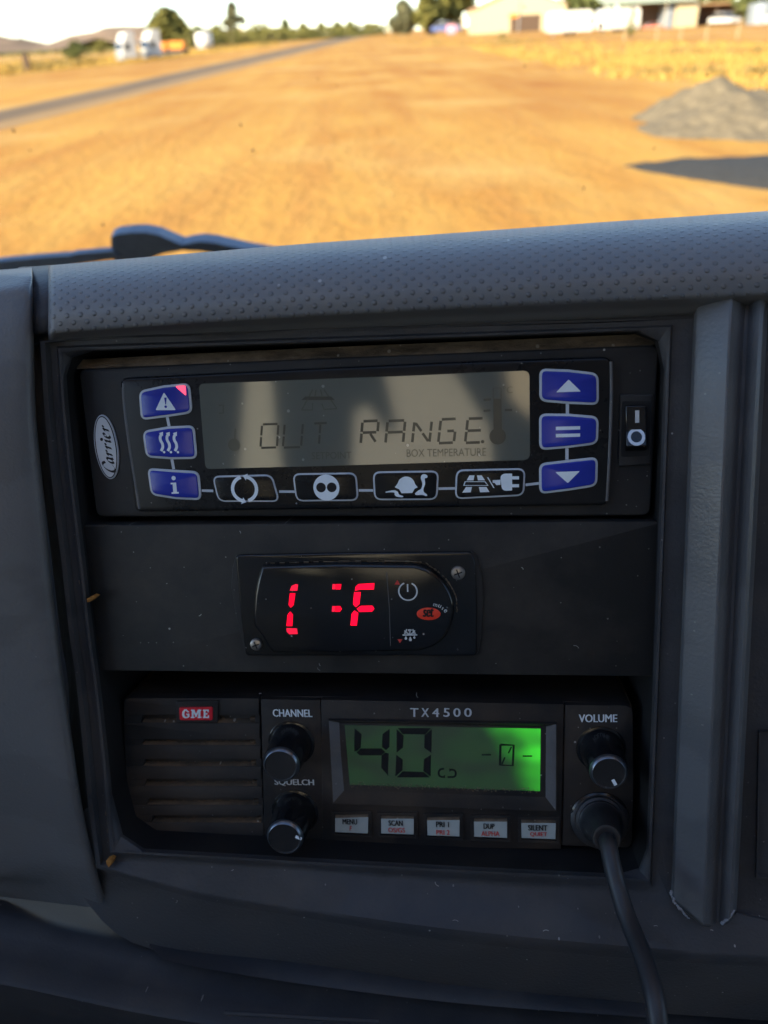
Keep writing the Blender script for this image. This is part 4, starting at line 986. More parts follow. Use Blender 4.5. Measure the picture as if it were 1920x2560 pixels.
def seat(x, lab):
    st = bpy.data.objects.new('seat', None); COL.objects.link(st); st.parent = cab; st.location = (x, -.42, .9)
    cloth = plain('seat_cloth', (.34, .27, .18), .85, .2)
    b = MB(); b.box((-.26, -.24, .30), (.26, .28, .48)); wpart(b, 'cushion', cloth, st, bevel=.05)
    b = MB(); b.hexa([Vector(p) for p in ((-.25, -.30, .46), (.25, -.30, .46), (.25, -.16, .46), (-.25, -.16, .46), (-.23, -.36, 1.08), (.23, -.36, 1.08), (.23, -.25, 1.08), (-.23, -.25, 1.08))]); wpart(b, 'backrest', cloth, st, bevel=.05)
    b = MB(); b.box((-.2, -.2, .0), (.2, .2, .30)); wpart(b, 'base', grey_trim, st)
bl = plain('dark_mask', (.06, .06, .05), .9, .1)
def cloth(name, colr):  # translucent material of the added reflection sheets
    m_ = bpy.data.materials.new(name); m_.use_nodes = True; t_ = m_.node_tree; t_.nodes.clear(); o1_ = t_.nodes.new('ShaderNodeOutputMaterial'); q_ = t_.nodes.new('ShaderNodeBsdfTranslucent'); q_.inputs[0].default_value = colr + (1,); t_.links.new(q_.outputs[0], o1_.inputs[0]); return m_
def wallpt(nx, nyy): return Vector((-.49 + (nx - 490) / 836 * .59, 0, 2.40 - (nyy - 945) / 215 * .16))
seat(-.55, 'brown cloth seat behind the dashboard on the left'); seat(.62, 'brown cloth seat behind the dashboard on the right')
# added translucent sheets, backlit and cut to make the grey display's reflections
REFL_SHAPES = (([(604, 900), (664, 900), (690, 1060), (722, 1195), (604, 1195)], (.46, .46, .38)),
        ([(955, 900), (1120, 900), (1160, 960), (1225, 1060), (1240, 1195), (890, 1195), (890, 1015), (925, 1005), (975, 1075), (1000, 1060)], (.42, .41, .34)),
        ([(1262, 880), (1400, 880), (1400, 1050), (1320, 1030), (1275, 985)], (.52, .46, .32)))
for poly, colr in REFL_SHAPES:
    b = MB(); pr = [wallpt(*p) for p in poly]; b.v += [Vector((p.x, YB - .03, p.z)) for p in pr]
    for t3 in tessellate_polygon([[Vector((p.x, p.z, 0)) for p in pr]]): b.f.append(list(t3)); b.m.append(0); b.sm.append(False)
    wpart(b, 'reflection_sheet', cloth('translucent_sheet', colr), cab)
b = MB(); loops = [[Vector((x_, z_, 0)) for x_, z_ in ((-.56, 2.08), (.16, 2.08), (.16, 2.56), (-.56, 2.56))]] + [[Vector((wallpt(*p).x, wallpt(*p).z, 0)) for p in poly] for poly, _ in REFL_SHAPES]
al = [p for l in loops for p in l]; b.v += [Vector((p.x, YB - .03, p.y)) for p in al]
for t3 in tessellate_polygon(loops): b.f.append(list(t3)); b.m.append(0); b.sm.append(False)
wpart(b, 'reflection_mask', bl, cab)  # added dark mask around the sheets, shaping the reflections
# glass
gm = bpy.data.materials.new('windscreen_glass'); gm.use_nodes = True; t = gm.node_tree; t.nodes.clear()
o_ = t.nodes.new('ShaderNodeOutputMaterial'); mx = t.nodes.new('ShaderNodeMixShader'); tr_ = t.nodes.new('ShaderNodeBsdfTransparent'); g_ = t.nodes.new('ShaderNodeBsdfGlossy'); fr_ = t.nodes.new('ShaderNodeFresnel')
tr_.inputs[0].default_value = (.97, .98, .97, 1); g_.inputs['Roughness'].default_value = .02; g_.inputs[0].default_value = (.5, .5, .5, 1); fr_.inputs[0].default_value = 1.35
t.links.new(fr_.outputs[0], mx.inputs[0]); t.links.new(tr_.outputs[0], mx.inputs[1]); t.links.new(g_.outputs[0], mx.inputs[2]); t.links.new(mx.outputs[0], o_.inputs[0])
GB, GT = (1.02, 1.72), (.60, 2.72)           # (y, z) of the pane's foot and head
def gz(y): return GB[1] + (GB[0] - y) / (GB[0] - GT[0]) * (GT[1] - GB[1])
b = MB()
NX = 12
rows_ = []
for k in range(6):
    y = GB[0] + (GT[0] - GB[0]) * k / 5; z = GB[1] + (GT[1] - GB[1]) * k / 5
    rows_.append([Vector((XL + (XR - XL) * i / NX, y, z)) for i in range(NX + 1)])
b.loft(rows_)
pane = wpart(b, 'windscreen', gm, cab)
gn = Vector((0, GT[1] - GB[1], GB[0] - GT[0])).normalized()          # outward normal of the pane
CABI = CABM.inverted()
def on_glass(x, y, out=0.0):
    """pixel -> cab-frame point on the pane, moved out metres along its normal"""
    o = CABI @ CAMPOS; r = (CABI.to_3x3() @ (W @ ray(x, y))); p0 = Vector((0, GB[0], GB[1])) + gn * out
    return o + r * ((p0 - o).dot(gn) / r.dot(gn))
dirt = plain('dried_insect', (.035, .028, .022), .9, .1)
b = MB(); gx = Vector((1, 0, 0)); gy = gn.cross(gx)
SPECKS = [(33, 327, 7, 9), (75, 375, 4, 5), (632, 376, 5, 9), (602, 312, 4, 8), (252, 331, 3, 4), (258, 562, 6, 9), (53, 96, 3, 4), (1478, 52, 5, 4), (1502, 66, 6, 8), (1516, 58, 4, 4), (1478, 8, 6, 3), (1312, 164, 4, 5), (1635, 370, 3, 6), (1460, 470, 5, 8), (980, 486, 4, 4), (755, 8, 5, 3), (577, 12, 5, 4), (1312, 18, 4, 3), (795, 197, 3, 3), (842, 214, 3, 3), (1768, 188, 7, 5), (1500, 60, 3, 3)]
for x, y, rx, ry in SPECKS:
    c = on_glass(x, y, -.004); s_ = .95 / F * .55; n_ = 9
    pts = [(c + gx * rx * s_ * math.cos(i * 6.2832 / n_) * random.uniform(.6, 1.2) + gy * ry * s_ * math.sin(i * 6.2832 / n_) * random.uniform(.6, 1.2)) for i in range(n_)]
    b.add([c - gn * .0015] + pts, [(0, i + 1, (i + 1) % n_ + 1) for i in range(n_)], 0, True)
wpart(b, 'insect_specks', dirt, pane)

# wiper lying along the foot of the windscreen, outside
wp_pos = on_glass(500, 590, .03)
wip = bpy.data.objects.new('windscreen_wiper', None); COL.objects.link(wip); wip.matrix_world = CABM @ Matrix.Translation(wp_pos)
tag(wip, 'dark windscreen wiper lying just above the dashboard edge', 'wiper')
wmat = plain('wiper_grey', (.50, .54, .60), .45, .5)
zL = lambda x, y, o=.03: on_glass(x * .57866, y * .57866, o) - wp_pos
def plate(pts, o0, o1, name, nf=True):
    b = MB(); A = [zL(x, y, o1) for x, y in pts]; n = len(A); Bk = [p + gn * (o0 - o1) for p in A]
    b.v += A + Bk
    for tr3 in tessellate_polygon([[Vector((p.dot(gx), p.dot(gy), 0)) for p in A]]):
        b.f.append(list(tr3)); b.m.append(0); b.sm.append(False); b.f.append([i + n for i in tr3][::-1]); b.m.append(0); b.sm.append(False)
    for i in range(n): b.f.append([i, (i + 1) % n, n + (i + 1) % n, n + i]); b.m.append(0); b.sm.append(False)
    bm = bmesh.new(); me = bpy.data.meshes.new(name); me.from_pydata(b.v, [], b.f); bm.from_mesh(me); bmesh.ops.recalc_face_normals(bm, faces=bm.faces); bm.to_mesh(me); bm.free()
    me.materials.append(wmat); o = bpy.data.objects.new(name, me); COL.objects.link(o); o.parent = wip
    bv = o.modifiers.new('edge', 'BEVEL'); bv.width = .003; bv.segments = 2; bv.limit_method = 'ANGLE'
    return o
plate([(494, 988), (520, 976), (580, 968), (640, 967), (700, 978), (750, 1000), (800, 1021), (840, 1012), (880, 1006), (940, 1012), (1020, 1030), (1100, 1047), (1260, 1075), (1400, 1110), (1400, 1170), (1260, 1130), (1120, 1095), (1000, 1068), (880, 1050), (800, 1046), (720, 1060), (670, 1078), (640, 1100), (624, 1120), (610, 1092), (560, 1090), (536, 1092), (528, 1118), (516, 1096), (498, 1080)], .024, .042, 'arm')
plate([(-40, 1116), (60, 1104), (220, 1090), (320, 1084), (330, 1078), (495, 1064), (530, 1096), (330, 1124), (310, 1128), (160, 1142), (-40, 1162)], .018, .028, 'blade')

# ================================================================== outside
def base(x, y):
    p = G(x, y); d = (W.transposed() @ (p - CAMPOS)).z
    return p, d / F                          # ground point, metres per pixel there
def HV(px, s): return px * s / 1.18          # upright height for a pixel height
def struct(o): o['kind'] = 'structure'; return o
x = NT('orange_dirt'); big = x.ramp(x.math('ADD', x.math('MULTIPLY', x.noise(.055, 4, .6, stretch=(1, .5, 1)), .5), x.math('MULTIPLY', x.noise(.22, 5, .6, stretch=(1, .4, 1)), .5)), (.38, 0), (.60, 1)); sml = x.ramp(x.noise(.5, 5, .62, stretch=(1.5, .22, 1)), (.42, 0), (.68, 1))
c = x.mix(big, (.47, .265, .056), (.30, .118, .021)); c = x.mix(x.math('MULTIPLY', sml, .55), c, (.46, .28, .072)); c = x.mix(x.math('MULTIPLY', x.ramp(x.noise(7, 4), (.45, 0), (.75, 1)), .25), c, (.30, .15, .05))
c = x.mix(x.math('MULTIPLY', x.ramp(x.noise(.42, 3, .55, stretch=(2.0, .07, 1)), (.50, 0), (.66, 1)), .5), c, (.33, .145, .034)); c = x.mix(x.math('MULTIPLY', x.ramp(x.noise(.10, 4, .6), (.52, 0), (.66, 1)), .6), c, (.49, .33, .11))
x.bump(x.noise(3, 6, .65, stretch=(1, .5, 1)), .7, .10); dirt_m = x.set(c, .95, .1)
x = NT('dry_grass_ground'); c = x.mix(x.ramp(x.noise(.16, 5), (.38, 0), (.6, 1)), (.42, .28, .07), (.42, .22, .065)); c = x.mix(x.math('MULTIPLY', x.ramp(x.noise(.5, 4), (.5, 0), (.75, 1)), .4), c, (.30, .18, .06)); dry_m = x.set(c, .95, .1)
x = NT('dusty_asphalt'); c = x.mix(x.ramp(x.noise(.7, 4, stretch=(1, .1, 1)), (.35, 0), (.7, 1)), (.115, .075, .035), (.16, .105, .05)); asph = x.set(c, .85, .3)
grassb = plain('dry_grass_blade', (.36, .23, .058), .9, .1)
b = MB(); NG = 40
b.add([(-4000, -60, 0), (4000, -60, 0), (4000, 6000, 0), (-4000, 6000, 0)], [(0, 1, 2, 3)]); struct(b.build('ground', dirt_m))
def line2(p, q, t): return p + (q - p) * t
x = NT('dusty_shoulder'); c = x.mix(x.ramp(x.noise(.5, 5, stretch=(1, .12, 1)), (.35, 0), (.7, 1)), (.24, .155, .075), (.31, .19, .068)); shld = x.set(c, .9, .2)
ra0, ra1 = G(0, 238 * K), G(484 * K, 134 * K); rb0, rb1 = G(0, 281 * K), G(484 * K, 158 * K)
b = MB(); b.add([v + Vector((0, 0, .004)) for v in (line2(ra0, ra1, -2), line2(rb0, rb1, -2), line2(rb0, rb1, 30), line2(ra0, ra1, 30))], [(0, 1, 2, 3)]); struct(b.build('road_shoulder', shld))
rb0, rb1 = G(0, 264 * K), G(484 * K, 149 * K); ra0, ra1 = G(0, 242 * K), G(484 * K, 136 * K)
b = MB(); b.add([v + Vector((0, 0, .010)) for v in (line2(ra0, ra1, -2), line2(rb0, rb1, -2), line2(rb0, rb1, 30), line2(ra0, ra1, 30))], [(0, 1, 2, 3)]); struct(b.build('road', asph))
fl = [G(-900, 300), G(0, 190), G(330, 158), G(640, 120), G(860, 88)]; dd = [Vector((-1500, 500, 0)), Vector((-1500, 3000, 0)), Vector((-60, 3000, 0))]
b = MB(); P_ = [v + Vector((0, 0, .006)) for v in fl + dd[::-1]]; b.add(P_, [list(range(len(P_)))]); struct(b.build('field', dry_m))
weedm = plain('brown_weed_blade', (.20, .145, .05), .9, .1)
def grass(name, label, region, n, h0, h1):
    b = MB()
    for _ in range(n):
        px, py = region(); p = G(px, py); wm = 1 if noise.noise(Vector((p.x * .12, p.y * .05, 4))) > .22 and random.random() < .7 else 0
        for k in range(4):
            a = random.uniform(0, 6.28); h = random.uniform(h0, h1) * (1.5 if wm else 1); wd = random.uniform(.05, .12) * h / .4; d = Vector((math.cos(a), math.sin(a), 0)); q = p + Vector((random.uniform(-.3, .3), random.uniform(-.3, .3), 0))
            ln_ = Vector((random.uniform(-.4, .4), random.uniform(-.4, .4), 1)) * h
            b.add([q - d * wd, q + d * wd, q + ln_], [(0, 1, 2)], wm)
    o = b.build(name, [grassb, weedm], sharp=None); tag(o, label, 'grass', kind='stuff')
def rright():
    while True:
        px = random.uniform(960, 1990); top = 94 if px < 1200 else 96 + (px - 1200) * .02; bot = lerp_tab([(960, 106), (1130, 116), (1200, 126), (1300, 150), (1390, 172), (1500, 190), (1700, 214), (2000, 244)], px)
        py = random.uniform(top, bot + 6); ed = (bot + 6 - py) / (bot + 6 - top)
        if random.random() < min(1, ed * 2.2) * (.35 + .65 * (px > 1180)) * (.25 + 1.1 * max(0, .5 + noise.noise(Vector((px * .012, py * .05, 1))))): return px, py
grass('grass', 'dry yellow grass on the right of the dirt yard', rright, 3000, .08, .30)
def rleft():
    px = random.uniform(-60, 700); bot = lerp_tab([(-60, 196), (0, 190), (330, 158), (640, 120), (760, 104)], px); return px, random.uniform(bot - 30 * (1 - px / 900), bot)
grass('grass', 'dry yellow grass beyond the road on the left', rleft, 2600, .2, .6)

# gravel heap and a low dark spread
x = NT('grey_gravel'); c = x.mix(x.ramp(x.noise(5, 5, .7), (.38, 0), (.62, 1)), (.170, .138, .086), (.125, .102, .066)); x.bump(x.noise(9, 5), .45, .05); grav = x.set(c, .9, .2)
x = NT('dark_grey_spread'); c = x.mix(x.ramp(x.noise(9, 5, .7), (.35, 0), (.7, 1)), (.036, .035, .032), (.052, .050, .043)); x.bump(x.noise(16, 4), .7, .04); dark_m = x.set(c, .9, .2)
def heap(name, label, mat, cones, cat='gravel heap'):
    """cones: (base pixel x, y, height px, toe pixel x, y) -> one heap of merged cones"""
    cs = []
    for x0, y0, hpx, x1, y1 in cones:
        p, s = base(x0, y0); q = G(x1, y1); cs.append((p, HV(hpx, s), max(.3, (q - p).length)))
    c0 = cs[0][0]; X0 = min(p.x - r for p, h, r in cs) - .2; X1 = max(p.x + r for p, h, r in cs) + .2; Y0 = min(p.y - r for p, h, r in cs) - .2; Y1 = max(p.y + r for p, h, r in cs) + .2
    b = MB(); NX_, NY_ = 90, 80; rows_ = []
    for j in range(NY_ + 1):
        row = []
        for i in range(NX_ + 1):
            x_ = X0 + (X1 - X0) * i / NX_; y_ = Y0 + (Y1 - Y0) * j / NY_; z = -.05
            for p, h, r in cs:
                d = math.hypot(x_ - p.x, y_ - p.y) / (r * (1 + .10 * noise.noise(Vector((x_ * .7, y_ * .7, p.x)))))
                z = max(z, h * (1 - math.sqrt(d * d + .004)) * 1.0)
            z += .09 * noise.noise(Vector((x_ * 4.2, y_ * 4.2, 8))) * (1 if z > 0 else 0) + .08 * noise.noise(Vector((x_ * 1.6, y_ * 1.6, 3))) * (1 if z > 0 else 0) if z > -.04 else 0
            row.append(Vector((x_ - c0.x, y_ - c0.y, z)))
        rows_.append(row)
    b.loft(rows_); o = b.build(name, mat, sharp=None); o.location = (c0.x, c0.y, 0); return tag(o, label, cat)
heap('gravel_heap', 'grey peaked gravel heap on the orange dirt at right', grav, [(1775, 290, 106, 1596, 286), (1850, 318, 98, 1640, 306), (1893, 262, 44, 1790, 258), (2060, 318, 106, 1880, 352), (1960, 262, 40, 1850, 258)])
dp = [G(1545, 414), G(1700, 398), G(1925, 388), G(2200, 386), G(2200, 520), G(1925, 478), G(1750, 452), G(1620, 432)]  # outline of a low, dark grey raised patch
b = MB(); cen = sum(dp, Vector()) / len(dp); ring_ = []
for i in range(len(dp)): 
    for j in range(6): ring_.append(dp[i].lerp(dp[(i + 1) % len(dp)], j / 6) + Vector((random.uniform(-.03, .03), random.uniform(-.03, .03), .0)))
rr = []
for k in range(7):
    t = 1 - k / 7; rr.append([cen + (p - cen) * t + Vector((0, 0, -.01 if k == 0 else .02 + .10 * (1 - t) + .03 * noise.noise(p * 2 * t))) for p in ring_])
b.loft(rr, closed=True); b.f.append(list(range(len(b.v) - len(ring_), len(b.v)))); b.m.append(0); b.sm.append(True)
tag(b.build('dark_spread', dark_m, sharp=None), 'dark grey low spread in front of the peaked heap', 'gravel')

# hills
x = NT('dry_hill'); c = x.mix(x.ramp(x.noise(.012, 5), (.38, 0), (.65, 1)), (.27, .185, .12), (.16, .12, .08)); hillm = x.set(c, .95, .1)
def hill(prof, dist, name='hills'):
    b = MB(); rows_ = [[], [], [], []]
    for px, py in prof:
        r = W @ ray(px, py); r = r * (dist / r.y); top = r + CAMPOS; nz = noise.noise(Vector((px * .03, 1, 2))) * 3
        rows_[0].append(Vector((top.x, top.y - 260, -1))); rows_[1].append(Vector((top.x, top.y - 110 + nz * 8, max(top.z, 1) * .55 + nz))); rows_[2].append(Vector((top.x, top.y, max(top.z, .5)))); rows_[3].append(Vector((top.x, top.y + 260, -1)))
    rows_ = [spline(r_, 90) for r_ in rows_]; b.loft(rows_); return struct(b.build(name, hillm, sharp=None))
hill([(-420, 76), (-160, 80), (-40, 82), (0, 88), (30, 94), (62, 96), (110, 110), (135, 112), (160, 106), (190, 98), (240, 96)], 1700)
hill([(60, 124), (110, 118), (140, 104), (170, 90), (200, 84), (235, 78), (262, 68), (300, 65), (345, 65), (400, 66), (460, 70), (540, 72), (640, 76), (780, 78)], 2100)

# trees
def leafm(name, a, c2):
    x = NT(name); i_ = x.n('ShaderNodeObjectInfo'); c = x.mix(x.ramp(x.noise(.5, 4), (.35, 0), (.65, 1)), a, c2); return x.set(c, .8, .2)
LEAF = {'olive': leafm('olive_leaves', (.20, .175, .042), (.09, .09, .022)), 'dark': leafm('dark_leaves', (.13, .135, .04), (.065, .08, .025)), 'grey': leafm('grey_green_leaves', (.19, .175, .09), (.10, .10, .045))}
bark = plain('bark', (.16, .12, .085), .9, .1)
def tree(px, py, wpx, hpx, kind, label, n=700, trunk=.25, name='tree', group=None, sparse=1.0, cat='tree'):
    p, s = base(px, py); wd = wpx * s; h = HV(hpx, s)
    t = wroot(name, p, label, cat, group)
    b = MB(); th_ = h * trunk; r0 = max(.05, h * .022)
    b.tube([(0, 0, -.1), (h * .01, 0, th_ * .6), (0, h * .01, th_), (h * .02, 0, h * .62), (h * .03, 0, h * .85)], [r0 * 1.3, r0, r0 * .85, r0 * .5, r0 * .15], 8)
    blobs = []
    for k in range(16):
        a = random.uniform(0, 6.28); q = random.uniform(.1, .8); e = random.uniform(.08, .95)
        prof = math.sin(math.pi * min(1, max(0, .12 + e * .86))) ** .6; rr_ = wd * random.uniform(.12, .24) * (1 if sparse < 1.2 else .8)
        blobs.append((Vector((math.cos(a) * max(0, wd * .5 * prof - rr_ * .6) * q, math.sin(a) * wd * .4 * prof * q, th_ + (h - th_) * e * .92)), rr_))
    blobs.append((Vector((0, 0, h - wd * .13)), wd * .16)); blobs.append((Vector((-wd * .32, 0, th_ + (h - th_) * .35)), wd * .2)); blobs.append((Vector((wd * .32, 0, th_ + (h - th_) * .4)), wd * .2)); blobs.append((Vector((0, -wd * .2, th_ + (h - th_) * .45)), wd * .28))
    for c, r in blobs[:7]: b.tube([(0, 0, th_ * .8), tuple(c * .55 + Vector((0, 0, th_ * .4))), tuple(c)], [r0 * .6, r0 * .35, r0 * .1], 5)
    wpart(b, 'trunk', bark, t, sharp=None)
    b = MB()
    for _ in range(n):
        c, r = random.choice(blobs); d = Vector((random.gauss(0, 1), random.gauss(0, 1), random.gauss(0, .8))).normalized() * r * random.random() ** .4
        q = c + d; q.z = max(q.z, .1); l = min(wd, h) * random.uniform(.055, .11) / sparse; u_ = Vector((random.gauss(0, 1), random.gauss(0, 1), random.gauss(0, 1))).normalized(); v_ = u_.orthogonal().normalized()
        b.add([q - u_ * l, q + v_ * l * .6, q + u_ * l, q - v_ * l * .6], [(0, 1, 2, 3)])
    wpart(b, 'crown', LEAF[kind], t, sharp=None); return t
def shrub(px, py, wpx, hpx, kind, label, n=450, group=None): return tree(px, py, wpx, hpx, kind, label, n, .06, 'shrub', group, 1, 'shrub')
tree(425, 122, 112, 100, 'olive', 'broad olive-green roadside tree behind the orange trailer', 3000, .08)
tree(592, 105, 62, 100, 'grey', 'tall sparse grey-green tree rising above the roadside scrub', 1500, .22, sparse=1.25)
shrub(196, 152, 74, 50, 'dark', 'dark rounded bush left of the parked white trucks', 700)
shrub(255, 134, 90, 32, 'olive', 'low olive bush just behind the left white truck', 500)
shrub(104, 126, 26, 20, 'dark', 'small dark bush by the foot of the left hill', 250)
TL = [(498, 111, 66, 44, 'dark', 'dark scrub tree behind the white tank'), (545, 108, 66, 43, 'olive', 'low scrub tree left of the pale road sign'), (655, 102, 84, 41, 'olive', 'wide olive scrub tree right of the pale road sign'),
      (718, 98, 46, 50, 'dark', 'pointed dark tree, tallest in the roadside treeline'), (762, 95, 42, 38, 'olive', 'small round tree right of the pointed dark treeline tree'), (806, 92, 46, 36, 'olive', 'olive treeline tree above the first distant car'),
      (846, 90, 40, 35, 'dark', 'dark treeline tree above the second distant car'), (878, 88, 40, 36, 'dark', 'last dark treeline tree before the road end'), (922, 86, 30, 29, 'olive', 'tiny olive tree where the road meets the horizon')]
for a in TL: tree(a[0], a[1], a[2] * 1.2, a[3], a[4], a[5], 800, .06, group='trees along the far roadside')
b = MB()
for _ in range(3600):                        # the continuous scrub between the roadside trees
    px = random.uniform(440, 960); p, s = base(px, 79 - .054 * (px - 937) + 9 + 7 * (960 - px) / 500); q = p + Vector((random.uniform(-4, 4), random.uniform(-3, 20), random.uniform(0, 1) ** 1.2 * HV(36, s) * (1 if px < 700 else .85)))
    l = s * random.uniform(2.0, 4.5); u_ = Vector((random.gauss(0, 1), random.gauss(0, 1), random.gauss(0, 1))).normalized(); v_ = u_.orthogonal()
    b.add([q - u_ * l, q + v_ * l * .7, q + u_ * l, q - v_ * l * .7], [(0, 1, 2, 3)])
tag(b.build('undergrowth', LEAF['olive'], sharp=None), 'olive scrub along the far side of the road', 'scrub', kind='stuff')
b = MB()
for _ in range(900):
    px = random.uniform(-60, 300); p, s = base(px, 79 - .054 * (px - 937) + 12); q = p + Vector((0, random.uniform(-3, 20), random.uniform(0, 1) * 1.6)); l = s * random.uniform(1.5, 3)
    u_ = Vector((random.gauss(0, 1), random.gauss(0, 1), random.gauss(0, 1))).normalized(); v_ = u_.orthogonal(); b.add([q - u_ * l, q + v_ * l * .7, q + u_ * l, q - v_ * l * .7], [(0, 1, 2, 3)])
tag(b.build('undergrowth', LEAF['dark'], sharp=None), 'low dark scrub below the left hills', 'scrub', kind='stuff')
tree(1012, 86, 84, 84, 'grey', 'tall grey-green tree beside the far end of the yard', 2200, .06)
tree(1072, 88, 84, 120, 'olive', 'tall olive tree left of the blue car', 2400, .06)
tree(1130, 84, 120, 150, 'olive', 'big olive tree behind the cream gabled shed', 2600, .1)
tree(1790, 60, 150, 110, 'dark', 'dark green tree behind the right-hand sheds', 800, .1)
tree(1880, 60, 120, 110, 'dark', 'dark green tree behind the silver water tank', 800, .1)
for px_, wd_, lb_ in ((1452, 150, 'dark tree behind the roof line right of the cream gabled shed'), (1610, 170, 'dark tree rising behind the pale green roof'), (1700, 120, 'dark tree behind the cream end wall')): tree(px_, 79 - .054 * (px_ - 937) + 15, wd_, 120, 'dark', lb_, 1500, .06)
shrub(1255, 96, 36, 16, 'dark', 'small green bush at the foot of the cream gabled shed', 250)
shrub(1575, 98, 30, 76, 'olive', 'slim olive shrub between the white caravan and the veranda shed', 500)

# vehicles and buildings
white = plain('white_paint', (.58, .56, .50), .35, .5); cream = plain('cream_cladding', (.48, .40, .24), .6, .4); darkglass = plain('dark_glass', (.02, .022, .025), .1, .6); tyre = plain('tyre', (.02, .02, .02), .85, .2)
orange = plain('orange_paint', (.62, .22, .03), .4, .5); metal = plain('grey_metal', (.28, .28, .27), .5, .5, .4); rust = plain('brown_sheeting', (.10, .065, .042), .8, .2); bluep = plain('blue_paint', (.05, .08, .22), .3, .5)
greenroof = plain('pale_green_roof', (.36, .40, .28), .6, .4); greyw = plain('grey_blue_wall', (.22, .25, .28), .6, .4); salmon = plain('salmon_paint', (.60, .17, .10), .5, .4); pinkp = plain('pink_panel', (.65, .30, .38), .5, .4); redbrown = plain('brown_fascia', (.42, .24, .12), .7, .3)
def wheel(p, r, w, parent):
    b = MB(); q = []; n = 20
    b.add([], []); ax_ = Vector((1, 0, 0))
    b.lathe(Vector(p) - ax_ * w / 2, [(r * 1000 * .6, 0), (r * 1000, w * 120), (r * 1000, w * 880), (r * 1000 * .55, w * 1000)], n, 0, axis=(1, 0, 0))
    wpart(b, 'wheel', tyre, parent)
def cabtruck(p, rz, lab, sc=1.0, group=None):
    t = wroot('parked_truck', p, lab, 'truck', group, rz); k = sc
    b = MB(); prof = [(0, .55), (0, 1.5), (.22, 2.55), (.5, 2.7), (2.1, 2.7), (2.1, .55)]          # side profile (y back from the nose, z)
    L_ = [Vector((-1.22 * k, y * k, z * k)) for y, z in prof]; R_ = [Vector((1.22 * k, y * k, z * k)) for y, z in prof]; n = len(prof)
    b.add(L_ + R_, [list(range(n)), list(range(n, 2 * n))[::-1]] + [[(i + 1) % n, i, n + i, n + (i + 1) % n] for i in range(n)]); wpart(b, 'cab', white, t, bevel=.05)
    b = MB(); prof = [(.45, 2.72), (.95, 3.65), (2.2, 3.75), (2.2, 2.72)]; L_ = [Vector((-1.15 * k, y * k, z * k)) for y, z in prof]; R_ = [Vector((1.15 * k, y * k, z * k)) for y, z in prof]; n = 4
    b.add(L_ + R_, [list(range(n)), list(range(n, 2 * n))[::-1]] + [[(i + 1) % n, i, n + i, n + (i + 1) % n] for i in range(n)]); wpart(b, 'roof_fairing', white, t, bevel=.06)
    b = MB(); b.hexa([Vector(v) * k for v in ((-1.1, -.012, 1.52), (1.1, -.012, 1.52), (1.1, .03, 1.52), (-1.1, .03, 1.52), (-1.05, .18, 2.46), (1.05, .18, 2.46), (1.05, .23, 2.46), (-1.05, .23, 2.46))]); wpart(b, 'windscreen', darkglass, t)
    b = MB(); b.box((-1.0 * k, -.03 * k, .75 * k), (1.0 * k, -.005 * k, 1.35 * k)); wpart(b, 'grille', metal, t)
    b = MB(); b.box((-1.22 * k, -.12 * k, .35 * k), (1.22 * k, .35 * k, .72 * k)); wpart(b, 'bumper', metal, t, bevel=.04)
    for s_ in (-1, 1):
        b = MB(); x_ = 1.225 * s_ * k; b.box((min(x_, x_ + .01 * s_), .5 * k, 1.55 * k), (max(x_, x_ + .01 * s_), 1.2 * k, 2.35 * k)); wpart(b, 'side_window', darkglass, t)
        for y in (.75, 3.6, 4.9): wheel((1.0 * s_ * k, y * k, .5 * k), .5 * k, .3 * k, t)
    b = MB(); b.box((-.45 * k, 2.1 * k, .7 * k), (.45 * k, 5.6 * k, 1.0 * k)); wpart(b, 'chassis', metal, t)
    return t
p1, s1 = base(303, 158); p2, s2 = base(366, 153)
TR = rad(-52)
sc1 = HV(78, s1) / 3.75
cabtruck(p1, TR, 'white truck cab with tall roof fairing, left one of the parked pair', sc1, 'white trucks parked across the road')
cabtruck(p2, TR, 'white truck cab parked in front of the orange trailer', HV(78, s2) / 3.75, 'white trucks parked across the road')
p3, s3 = base(428, 138)
t = wroot('tipper_trailer', p3, 'orange tipper trailer parked behind the right white truck', 'trailer', None, rad(-8))
ln_ = 86 * s3; hh = HV(34, s3)
for i in (0, 1):
    x0 = -ln_ / 2 + i * ln_ * .51; x1 = x0 + ln_ * .47
    b = MB(); b.hexa([Vector(v) for v in ((x0 + .3, -1.1, hh * .38), (x1 - .3, -1.1, hh * .38), (x1 - .3, 1.1, hh * .38), (x0 + .3, 1.1, hh * .38), (x0, -1.25, hh), (x1, -1.25, hh), (x1, 1.25, hh), (x0, 1.25, hh))]); wpart(b, 'tub', orange, t, bevel=.05)
b = MB(); b.box((-ln_ / 2, -.5, hh * .28), (ln_ / 2, .5, hh * .37)); wpart(b, 'chassis', metal, t)
for x_ in (-.42, -.3, .1, .22, .34, .45):
    for y_ in (-1, 1):
        b = MB(); b.lathe(Vector((x_ * ln_, y_ - .15, .48)), [(250, 0), (480, 30), (480, 270), (250, 300)], 18, axis=(0, 1, 0)); wpart(b, 'wheel', tyre, t)
